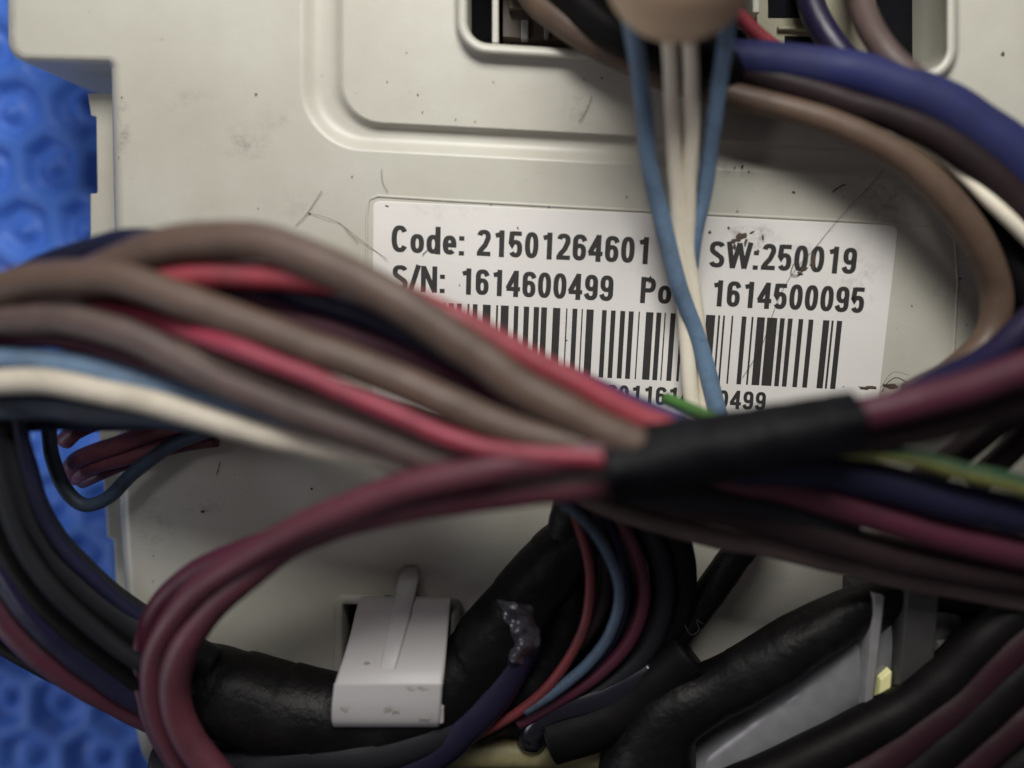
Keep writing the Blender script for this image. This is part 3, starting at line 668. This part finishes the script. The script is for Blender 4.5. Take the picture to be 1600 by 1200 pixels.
tube('wire', [(-20, 670, 36), (2, 760, 36), (32, 845, 35), (84, 922, 33), (150, 985, 29), (228, 1044, 24), (300, 1090, 15)], 12, 20, M['charcoal'], 'thin charcoal wire lying on the lower left curve', W, G4)
tube('wire', [(-50, 740, 27), (-22, 830, 27), (22, 915, 26), (80, 985, 24), (150, 1036, 21), (230, 1086, 17), (300, 1118, 15)], 13, 20, M['indigo'], 'thin indigo wire between the navy and black cables of the lower left curve', W, G4)
tube('wire', [(30, 650, 26), (44, 730, 25), (66, 800, 24), (108, 866, 22), (170, 926, 19), (250, 985, 15), (330, 1035, 13)], 11, 20, M['navy'], 'thin navy wire on the inner edge of the lower left curve', W, G4)

# --- small maroon ends and thin blue loop
G8 = 'short maroon wires above the thin blue loop'
tube('wire', [(330, 640, 8), (240, 650, 6), (170, 655, 5), (120, 672, 4), (100, 688, 2)], 14, 5, M['pinkish'], 'maroon wire highest of the short group', W, G8)
tube('wire', [(350, 640, 10), (270, 664, 9), (200, 690, 8), (145, 708, 7), (118, 722, 4), (112, 738, 0), (120, 744, -4)], 14, 5, M['pinkish'], 'maroon wire in the middle of the short group', W, G8)
tube('wire', [(350, 660, 6), (280, 685, 6), (215, 708, 6), (160, 725, 5), (128, 738, 2), (118, 746, -3)], 13, 5, M['pinkish'], 'maroon wire lowest of the short group', W, G8)
tube('wire', [(340, 690, 5), (270, 700, 5), (210, 720, 4), (165, 738, 3), (140, 748, 0), (128, 752, -4)], 10, 4, M['mauve'], 'thin maroon wire tucked below the short group', W, G8)
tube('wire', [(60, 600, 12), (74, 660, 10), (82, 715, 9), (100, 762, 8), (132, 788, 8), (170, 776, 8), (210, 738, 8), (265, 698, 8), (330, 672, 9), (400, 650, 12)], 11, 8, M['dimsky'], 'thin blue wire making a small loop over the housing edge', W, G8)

# --- big cloth-taped cable under the clip
def cloth_shape(i, n, a):
    ph = (i / n) * 11.0 + a / (2 * math.pi) + 0.25 * noise.noise(Vector((i * .03, 2, 2))); st = ph - math.floor(ph)
    return 1 + 0.055 * min(1, (1 - st) * 1.3) * (0.6 + 0.6 * noise.noise(Vector((i * .02, a, 5)))) + 0.06 * noise.noise(Vector((math.cos(a) * 1.3, math.sin(a) * 1.3, i * 0.05)))
tube('harness', [(180, 1010, 8, 48), (250, 1050, 8, 55), (340, 1078, 8, 66), (440, 1108, 8, 68), (540, 1122, 8, 66), (640, 1108, 8, 64), (720, 1060, 8, 62), (780, 990, 8, 58), (840, 910, 8, 52), (905, 840, 9, 48), (970, 770, 10, 44)], 60, 8, M['cloth_tape'], 'thick black taped harness passing under the white clip', 'cable harness', None, 48, cloth_shape)
tube('cable', [(250, 1190, 6), (360, 1192, 10), (470, 1182, 14), (580, 1174, 15), (680, 1145, 14), (750, 1090, 10), (800, 1030, 8)], 31, 9, M['charcoal'], 'charcoal cable running below the white clip', CB, G6, 20)
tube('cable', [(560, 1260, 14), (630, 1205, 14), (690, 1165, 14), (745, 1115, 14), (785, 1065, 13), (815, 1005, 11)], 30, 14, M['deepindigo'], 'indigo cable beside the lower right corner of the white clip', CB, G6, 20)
tube('cable', [(300, 1230, 8), (420, 1215, 8), (540, 1222, 8), (640, 1240, 8)], 24, 8, M['black'], 'black cable along the bottom edge below the clip', CB, G6)
tube('sleeve', [(640, 1176, 5), (720, 1175, 5), (800, 1176, 5), (880, 1177, 5), (940, 1180, 5)], 23, 5, M['olive'], 'olive sleeve lying level at the bottom edge', 'sleeve', None, 24, None, 0.3)
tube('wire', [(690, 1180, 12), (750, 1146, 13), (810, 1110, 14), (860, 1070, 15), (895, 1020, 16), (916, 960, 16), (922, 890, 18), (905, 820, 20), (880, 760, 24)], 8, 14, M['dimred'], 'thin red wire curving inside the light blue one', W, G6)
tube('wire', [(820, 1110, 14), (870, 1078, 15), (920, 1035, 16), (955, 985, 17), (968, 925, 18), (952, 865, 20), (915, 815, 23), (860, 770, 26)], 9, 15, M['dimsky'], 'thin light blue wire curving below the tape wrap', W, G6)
tube('wire', [(810, 1130, 11), (870, 1096, 12), (935, 1052, 13), (985, 1000, 14), (1006, 935, 15), (996, 870, 17), (968, 810, 20), (930, 760, 24)], 11, 13, M['maroon'], 'thin maroon wire curving outside the light blue one', W, G6)
tube('wire', [(900, 1010, 12), (935, 960, 13), (945, 900, 14), (938, 840, 16), (925, 780, 20)], 12, 13, M['darkbrown'], 'dark brown wire between the red and light blue ones', W, G6)
tube('wire', [(980, 1000, 12), (1000, 940, 13), (1000, 880, 14), (975, 815, 17), (950, 760, 20)], 11, 12, M['darkbrown'], 'dark brown wire just inside the thin maroon one', W, G6)
tube('cable', [(828, 1150, 8), (845, 1130, 9), (880, 1108, 10), (950, 1070, 10), (1010, 1010, 10), (1034, 940, 11), (1028, 870, 13), (1000, 800, 17), (970, 750, 22)], 19, 10, M['charcoal'], 'dark slate cable outermost of the curve below the tape wrap', CB, G6, 18)
tube('cable', [(740, 1130, 6), (800, 1095, 6), (855, 1040, 6), (885, 970, 7), (893, 890, 8), (890, 810, 12), (930, 745, 20), (980, 715, 26)], 32, 6, M['cloth_tape'], 'black taped cable behind the thin red wire', CB, G6, 28, cloth_shape)
tube('cable', [(820, 1140, 5), (890, 1090, 5), (945, 1020, 5), (965, 950, 6), (955, 870, 8), (935, 800, 12), (960, 740, 22)], 30, 6, M['black'], 'black cable filling the space between the thin wires below the wrap', CB, G6, 20)
tube('wire', [(830, 1120, 9), (900, 1072, 12), (948, 1018, 13), (975, 960, 14), (978, 900, 15), (962, 840, 17), (930, 780, 22)], 7, 12, M['navy'], 'thin navy wire between the light blue and maroon ones', W, G6)
tube('cable', [(1010, 1030, 6), (1060, 960, 8), (1068, 890, 10), (1050, 820, 14), (1020, 760, 18)], 22, 8, M['black'], 'black cable behind the slate one below the tape wrap', CB, G6)
tube('cable', [(900, 1130, 5), (980, 1080, 6), (1050, 1000, 6), (1110, 925, 6), (1150, 870, 7), (1200, 800, 8)], 24, 6, M['cloth_tape'], 'black taped cable slanting up past the pale housing corner', CB, G7, 24, cloth_shape)

# --- lower right
tube('harness', [(1010, 1290, 10, 70), (1012, 1190, 10, 72), (1040, 1120, 11, 60), (1110, 1083, 12, 46), (1200, 1032, 13, 44), (1290, 976, 13, 40), (1380, 934, 13, 30), (1480, 925, 13, 30), (1640, 960, 13, 30)], 45, 12, M['cloth_tape'], 'black taped harness running from the bottom centre to the right edge', 'cable harness', None, 36, cloth_shape)
tube('cable', [(860, 1150, 8), (930, 1128, 9), (985, 1098, 9), (1030, 1060, 9), (1078, 1020, 9)], 43, 9, M['black'], 'short black cable with a square cut end against the pale housing', CB, G7, 28, None, 0.3)
tube('cable', [(1080, 1262, 20), (1200, 1215, 20), (1310, 1160, 20), (1400, 1115, 20), (1480, 1055, 20), (1550, 985, 20), (1650, 920, 20)], 36, 20, M['black'], 'black cable bordering the smoky grey tube', CB, G7, 20)
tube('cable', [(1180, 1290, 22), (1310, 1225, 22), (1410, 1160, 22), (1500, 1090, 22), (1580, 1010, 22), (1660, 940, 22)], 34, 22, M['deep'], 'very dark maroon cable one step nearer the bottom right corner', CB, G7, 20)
tube('cable', [(1290, 1290, 24), (1400, 1222, 24), (1490, 1150, 24), (1570, 1075, 24), (1660, 1000, 24)], 32, 24, M['black'], 'black cable two steps nearer the bottom right corner', CB, G7, 20)
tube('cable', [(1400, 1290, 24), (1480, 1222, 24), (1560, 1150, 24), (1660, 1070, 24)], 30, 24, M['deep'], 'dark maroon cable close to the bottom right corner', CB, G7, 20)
tube('cable', [(1480, 1290, 25), (1560, 1222, 25), (1660, 1140, 25)], 32, 25, M['black'], 'black cable filling the bottom right corner', CB, G7, 20)
tube('cable', [(1400, 1150, 8), (1500, 1070, 9), (1560, 1000, 10), (1640, 960, 11)], 40, 9, M['black'], 'black cable deep under the bottom right cables', CB, G7, 20)
tube('sleeve', [(960, 1300, 4, 60), (1090, 1215, 4, 66), (1200, 1135, 4, 68), (1290, 1065, 4, 66), (1380, 990, 4, 62), (1460, 930, 4, 60)], 64, 4, M['smoke'], 'smoky grey glossy tube between the black cables', 'sleeve', None, 40)

# upright posts beside the grey tube
rk = empty('wiring_bracket', at(1430, 1000, 0))
tag(rk, 'dark bracket with upright ribs and a yellow tab near the lower right', 'bracket')
for o in (slab('back_plate', [(1352, 930), (1340, 1150), (1540, 1150), (1540, 930)], 0.2, 9.0, M['darkgrey']),
          slab('rib', [(1366, 930), (1350, 1110), (1362, 1112), (1382, 932)], 8, 12.5, M['greyplastic'], r=1),
          slab('rib', [(1418, 920), (1398, 1130), (1450, 1130), (1468, 922)], 8, 13.0, M['darkgrey'], r=2),
          slab('yellow_tab', [(1376, 1062), (1368, 1116), (1388, 1116), (1394, 1046)], 8, 11.6, M['yellow'], r=2),
          slab('rib', [(1472, 1010), (1462, 1060), (1492, 1060), (1500, 1010)], 8, 11.5, M['greyplastic'], r=2)):
    parent_keep(o, rk)

# ------------------------------------------------------------------ the white clip
clip = empty('cable_clip', at(620, 940, 0))
tag(clip, 'white plastic hook clip holding the black taped harness to the housing', 'clip')
def clip_geo():
    rows = [  # y, h, xl, xr
        (1000, -4.5, 560, 706), (960, -3, 560, 706), (938, 1.0, 562, 707), (932, 3.2, 563, 706), (950, 6.0, 556, 703), (985, 10, 548, 700), (1020, 14, 538, 697), (1050, 17, 528, 694), (1066, 18.3, 523, 692),
        (1072, 18.6, 521, 691), (1100, 18.9, 518, 689), (1122, 18.6, 517, 688), (1132, 18.0, 518, 688), (1136, 16.9, 519, 687)]
    C = catmull([list(r) for r in rows], 6)
    th = 1.5
    g = Geo(); rings_ = []
    def prof_row(y, h, xl, xr, nx, nz):
        pts = []
        e = 5
        for (x, z) in ((xl, -th), (xl, -0.35), (xl + 1.5, -0.1), (xl + e, 0), (xr - e, 0), (xr - 1.5, -0.1), (xr, -0.35), (xr, -th)):
            p = at(x, y, h * .76); pts.append(p + Vector((0, nx * z / 1000, nz * z / 1000)))
        return pts
    for i, (y, h, xl, xr) in enumerate(C):
        a = C[max(0, i - 1)]; b = C[min(len(C) - 1, i + 1)]
        pa, pb = at(600, a[0], a[1] * .76), at(600, b[0], b[1] * .76); t = (pb - pa); t.x = 0; t.normalize()
        ny, nz = t.z, -t.y
        rings_.append(prof_row(y, h, xl, xr, ny, nz))
    g.add(*strips(rings_))
    g.add(rings_[0], [tuple(range(8))]); g.add(rings_[-1], [tuple(range(8))])
    return g.build('hook', M['tab'])
parent_keep(clip_geo(), clip)
# raised rib down the middle of the hook
g = Geo(); rows = []
for y, h, xc, w, z in ((886, 0.3, 641, 9, 1.2), (900, 1.0, 639, 13, 2.4), (925, 3.0, 634, 13, 3.0), (938, 3.8, 631, 13, 3.0), (960, 6.8, 626, 12.5, 3.0), (1000, 11.6, 616, 12, 2.4), (1030, 15, 609, 11, 1.4), (1046, 16.6, 605, 10, 0.3)):
    h *= .76; z = z * .36 - .1; w *= 1.25
    rows.append([at(xc - w, y, h), at(xc - w + 1, y, h + z * 0.85), at(xc - w + 4, y, h + z), at(xc + w - 4, y, h + z), at(xc + w - 1, y, h + z * 0.85), at(xc + w, y, h)])
g.add(*strips(rows, closed=False)); g.add(rows[0], [tuple(range(6))])
parent_keep(g.build('stiffening_rib', M['tab']), clip)
parent_keep(slab('side_lug', [(686, 1102), (686, 1132), (693, 1130), (693, 1106)], 9, 13.6, M['tab'], r=2), clip)

# crumpled clear tape flap on the harness
def flap():
    vs, fs = [], []
    nx, ny = 14, 22
    for j in range(ny + 1):
        for i in range(nx + 1):
            u, v = i / nx, j / ny
            x = 776 + 56 * u + 14 * math.sin(v * 3); y = 938 + 95 * v + 8 * u
            z = 12.6 + 1.2 * math.sin(u * 3.1) + 1.3 * noise.noise(Vector((u * 3.5, v * 5, 2))) + 0.4 * noise.noise(Vector((u * 9, v * 11, 4))) - 3.0 * abs(u - 0.45) - 1.5 * v
            vs.append(at(x, y, z))
    for j in range(ny):
        for i in range(nx):
            k = j * (nx + 1) + i; fs.append((k, k + 1, k + nx + 2, k + nx + 1))
    o = mesh('tape_flap', vs, fs, M['film']); md = o.modifiers.new('thickness', 'SOLIDIFY'); md.thickness = 0.00015
    tag(o, 'crumpled shiny tape flap stuck on the black harness right of the clip', 'tape')
flap()
M['gloss'] = simple('glossy_black_plastic', (0.006, 0.006, 0.010, 1), 0.22, 0.5)
tube('sleeve', [(830, 1160, 7, 22), (838, 1130, 8, 24), (872, 1104, 9, 27), (945, 1082, 9, 30), (1020, 1046, 9, 30)], 24, 8, M['gloss'], 'glossy black sheath bending down onto the olive sleeve', 'sleeve', None, 28)
tube('cable', [(846, 1146, 5, 8), (880, 1140, 7, 20), (915, 1132, 8, 28), (980, 1120, 8, 34), (1040, 1090, 8, 34)], 24, 8, M['cloth_tape'], 'black taped stub under the glossy sheath', CB, G7, 28, cloth_shape)

# ------------------------------------------------------------------ lint, hairs and specks lying on housing and label
def hairs():
    vs, fs = [], []
    def hair(pts, r, h=0.35):
        C = catmull([list(p) for p in pts], 4)
        path = [at(x, y, h + 0.25 * noise.noise(Vector((x * .05, y * .05, 3)))) for x, y in C]
        v, f, _ = sweep(path, [r * .62 / 1000] * len(path), 5); k = len(vs); vs.extend(v); fs.extend([tuple(i + k for i in q) for q in f])
    hair([(1384, 262), (1350, 300), (1312, 340), (1275, 385), (1240, 425), (1215, 470), (1190, 540), (1160, 590)], 0.05)
    hair([(1262, 408), (1250, 428), (1236, 428), (1240, 412)], 0.10)
    hair([(503, 298), (490, 318), (478, 336), (462, 352)], 0.06); hair([(480, 332), (510, 340), (535, 352), (560, 380)], 0.045)
    hair([(596, 264), (598, 285), (606, 300)], 0.05)
    hair([(530, 348), (570, 380), (605, 405)], 0.05)
    hair([(1378, 612), (1385, 600), (1400, 590), (1418, 598)], 0.12, 1.2); hair([(1376, 606), (1395, 582), (1420, 586)], 0.05, 1.2)
    hair([(1075, 960), (1070, 975), (1080, 992), (1092, 984), (1088, 968), (1098, 975)], 0.12, 8); hair([(1078, 1005), (1082, 1030)], 0.1, 3)
    hair([(905, 190), (916, 172), (925, 150)], 0.06); hair([(660, 398), (668, 390)], 0.08)
    hair([(1300, 300), (1312, 292), (1320, 288)], 0.12)
    hair([(338, 742), (341, 732), (344, 722)], 0.09)
    def fleck(x, y, a, b, h=0.14, n=9, rot=0):
        a *= .6; b *= .6
        k = len(vs); c = []
        for i in range(n):
            w = 2 * math.pi * i / n; rr_ = 1 + random.uniform(-.35, .35)
            u, v = a * rr_ * math.cos(w), b * rr_ * math.sin(w)
            c.append((x + u * math.cos(rot) - v * math.sin(rot), y + u * math.sin(rot) + v * math.cos(rot)))
        vs.extend([at(p[0], p[1], h) for p in c]); vs.append(at(x, y, h + 0.05)); fs.extend([(k + i, k + (i + 1) % n, k + n) for i in range(n)])
    for x, y, a, b in [(605, 322, 5, 2), (653, 148, 2, 3), (605, 128, 2, 2.5), (635, 82, 1.5, 2), (912, 124, 2, 3), (940, 122, 2.5, 3.5), (979, 308, 2, 3), (735, 58, 1, 1), (767, 320, 2, 1.5), (809, 356, 1.6, 4), (858, 323, 2, 3), (932, 385, 3.5, 2.5), (400, 147, 3, 2), (484, 334, 3, 2.5),
                       (316, 800, 5, 4), (487, 764, 3, 3), (403, 326, 1.5, 1.5), (190, 152, 1.5, 3), (185, 246, 2, 1.5), (1500, 435, 5, 2), (1425, 478, 2, 2), (1510, 508, 2, 1.5),
                       (1567, 84, 5, 5), (1160, 260, 3, 6), (1170, 268, 2, 3), (1148, 262, 2, 3), (1240, 300, 4, 3), (1152, 330, 3, 1.5), (885, 532, 3, 1.5), (955, 563, 1.5, 2), (718, 446, 1.5, 2), (660, 175, 1.2, 2.2), (712, 186, 1, 3), (742, 190, 1.6, 1.6), (771, 128, 1.4, 2.2), (550, 276, 2, 2)]:
        fleck(x, y, a, b, 0.15, 8, random.uniform(-.4, .4))
    rnd = random.Random(3)
    for _ in range(70):
        x, y = rnd.uniform(190, 1560), rnd.uniform(5, 1130); s = rnd.choice((0.5, 0.7, 0.7, 1.0, 1.3))
        if 470 < x < 545 and y < 260 or (700 < x < 1500 and y < 110): continue
        fleck(x, y, s, s * rnd.uniform(.6, 1.8), 0.15, 6, rnd.uniform(0, 3))
    o = mesh('lint', vs, fs, M['lint'], None, False); tag(o, kind='stuff')
    vs2, fs2 = vs, fs
hairs()
def grime():
    vs, fs = [], []
    rnd = random.Random(11)
    def blob(x, y, a, b, rot, h=0.0):
        k = len(vs); n = 12
        for i in range(n):
            w = 2 * math.pi * i / n; rr_ = 1 + rnd.uniform(-.45, .45); u, v = a * rr_ * math.cos(w), b * rr_ * math.sin(w)
            vs.append(at(x + u * math.cos(rot) - v * math.sin(rot), y + u * math.sin(rot) + v * math.cos(rot), h + 0.14))
        vs.append(at(x, y, h + 0.20)); fs.extend([(k + i, k + (i + 1) % n, k + n) for i in range(n)])
    for x, y, a, b, r_ in [(1158, 369, 10, 5, -.5), (1150, 375, 7, 4, -.2), (1176, 363, 5, 1.6, -.4), (1138, 356, 2, 2, 0), (1109, 363, 2, 3, 0), (1165, 378, 3, 6, .3), (1192, 372, 2, 4, 0), (1271, 408, 4, 12, .2), (1258, 420, 6, 3, -.6), (1250, 428, 4, 3, 0), (1148, 385, 3, 6, 0),
                          (1184, 392, 2.5, 3, 0), (1318, 604, 1, 1, 0), (1355, 606, 12, 3, 0), (1392, 603, 10, 3, .1), (612, 934, 9, 3, .2), (622, 930, 5, 6, 0), (605, 938, 6, 2.5, 0)]:
        blob(x, y, a, b, r_)
    for x, y, a, b, r_, h in [(538, 1107, 7, 4, .4, 14.35), (606, 1108, 8, 4, 0, 14.35), (617, 1111, 6, 3, .3, 14.35), (640, 1077, 5, 3, 0, 14.1), (660, 1076, 6, 3, 0, 14.1), (573, 1036, 3, 2.5, 0, 12.1), (662, 1122, 6, 3, .5, 14.35)]:
        pass
    o = mesh('grime', vs, fs, M['soot'], None, False); tag(o, kind='stuff')
grime()
def smudges():
    vs, fs = [], []; rnd = random.Random(5)
    for x, y, w, h, z in [(538, 1107, 7, 4, 14.5), (606, 1108, 9, 4, 14.5), (617, 1111, 6, 3, 14.5), (640, 1077, 6, 3, 14.25), (660, 1076, 7, 3, 14.25), (573, 1036, 3, 2.5, 12.2), (662, 1122, 8, 3, 14.5)]:
        for _ in range(9):
            cx, cy = x + rnd.gauss(0, .5) * w, y + rnd.gauss(0, .5) * h; k = len(vs)
            vs.extend([at(cx + 2.2 * rnd.uniform(.5, 1.3) * math.cos(i), cy + 1.6 * rnd.uniform(.5, 1.3) * math.sin(i), z) for i in range(6)]); vs.append(at(cx, cy, z + .02)); fs.extend([(k + i, k + (i + 1) % 6, k + 6) for i in range(6)])
    o = mesh('rubbed_dirt', vs, fs, M['rub'], None, False); tag(o, kind='stuff')
smudges()

# ------------------------------------------------------------------ the hand that holds the thin wires
def skin_mat():
    m, n, l, b = base_mat('skin')
    tc = N(n, 'ShaderNodeTexCoord'); n1 = N(n, 'ShaderNodeTexNoise', Scale=130, Detail=6.0); l.new(tc.outputs['Object'], n1.inputs['Vector'])
    mx = N(n, 'ShaderNodeMixRGB'); mx.inputs['Color1'].default_value = (0.56, 0.37, 0.25, 1); mx.inputs['Color2'].default_value = (0.40, 0.31, 0.19, 1)
    l.new(n1.outputs['Fac'], mx.inputs['Fac']); l.new(mx.outputs[0], b.inputs['Base Color'])
    b.inputs['Roughness'].default_value = 0.5; b.inputs['Subsurface Weight'].default_value = 0.15; b.inputs['Subsurface Radius'].default_value = (0.004, 0.0015, 0.0008)
    wv = N(n, 'ShaderNodeTexWave', Scale=700, Distortion=4.0); wv.inputs['Detail'].default_value = 2; l.new(tc.outputs['Object'], wv.inputs['Vector'])
    bp = N(n, 'ShaderNodeBump', Strength=0.15, Distance=0.0002); l.new(wv.outputs['Fac'], bp.inputs['Height']); l.new(bp.outputs[0], b.inputs['Normal'])
    return m
SK = skin_mat()
tip = at(1062, -20, 23)                    # centre of the thumb pad
def limb(P):
    C = catmull([[*(p * 1000), r * 1000] for p, r in P], 2.0)
    path = [Vector(c[:3]) / 1000 for c in C]; rad = [c[3] / 1000 for c in C]
    # round both ends
    return sweep(path, rad, 24)
hv, hf = [], []
def addlimb(P):
    # hemispherical ends
    (p0, r0), (p1, r1) = P[0], P[1]
    d = (p0 - p1).normalized()
    head = [(p0 + d * r0 * math.sin(R(a)), r0 * math.cos(R(a))) for a in (88, 70, 50, 30, 15)]
    (q0, s0), (q1, s1) = P[-1], P[-2]; e = (q0 - q1).normalized()
    tail = [(q0 + e * s0 * math.sin(R(a)), s0 * math.cos(R(a))) for a in (15, 30, 50, 70, 88)]
    v, f, _ = limb(head + P + tail); k = len(hv); hv.extend(v); hf.extend([tuple(i + k for i in q) for q in f])
up, bk, rt = Vector((0, 0, 1)), Vector((0, 1, 0)), Vector((1, 0, 0))
T0 = tip + bk * 0.0035
addlimb([(T0, 0.0098), (T0 + bk * 0.012 + up * .001, 0.0104), (T0 + bk * 0.026 + up * .001, 0.0098), (T0 + bk * 0.046 + up * .002, 0.0105), (T0 + bk * 0.075 + up * .002 + rt * .01, 0.014), (T0 + bk * 0.11 + rt * .02, 0.018)])
I0 = T0 - up * 0.0145 + bk * 0.012
addlimb([(I0, 0.0064), (I0 + bk * .010 - up * .001, 0.0078), (I0 + bk * .022 - up * .002, 0.0080), (I0 + bk * .042 + rt * .010 + up * .000, 0.0088), (I0 + bk * .066 + rt * .03 + up * .003, .0098), (I0 + bk * .105 + rt * .045 + up * .008, .0115)])
for q in range(3):
    B = I0 + rt * (0.022 + 0.018 * q) + bk * (0.028 + 0.012 * q) - up * 0.0
    addlimb([(B + up * .006 + bk * .012, 0.0065), (B + bk * .003 + up * .001, 0.0074), (B - bk * .004 + up * 0.003, 0.0080), (B + bk * .006 + up * .012, 0.0084), (B + bk * .03 + up * .014, .0092), (I0 + bk * .11 + rt * (.055 + .014 * q) + up * .008, .0115)])
addlimb([(T0 + bk * .10 + rt * .03 - up * .008, .020), (T0 + bk * .13 + rt * .05 - up * .008, .024), (T0 + bk * .16 + rt * .055 - up * .006, .022), (T0 + bk * .24 + rt * .07, .024)])
hand = mesh('person', hv, hf, SK)
rm = hand.modifiers.new('skin', 'REMESH'); rm.mode = 'VOXEL'; rm.voxel_size = 0.0009; rm.use_smooth_shade = True
sm = hand.modifiers.new('soften', 'SMOOTH'); sm.iterations = 6; sm.factor = 0.5
tag(hand, 'bare thumb pinching the thin blue and cream wires at the top edge', 'person')
nv, nf2 = [], []
for j in range(9):
    for i in range(9):
        u, v = i / 8 * 2 - 1, j / 8
        w = 0.0068 * (1 - 0.25 * (1 - v) ** 2)
        nv.append(T0 + rt * (u * w) + bk * (-0.004 + 0.014 * v + 0.0012 * u * u) + up * (math.sqrt(max(0, 0.0106 ** 2 - (u * w) ** 2)) - 0.0022 * (1 - v) ** 2 + 0.0002 + .0008 * v))
for j in range(8):
    for i in range(8): nf2.append((j * 9 + i, j * 9 + i + 1, j * 9 + i + 10, j * 9 + i + 9))
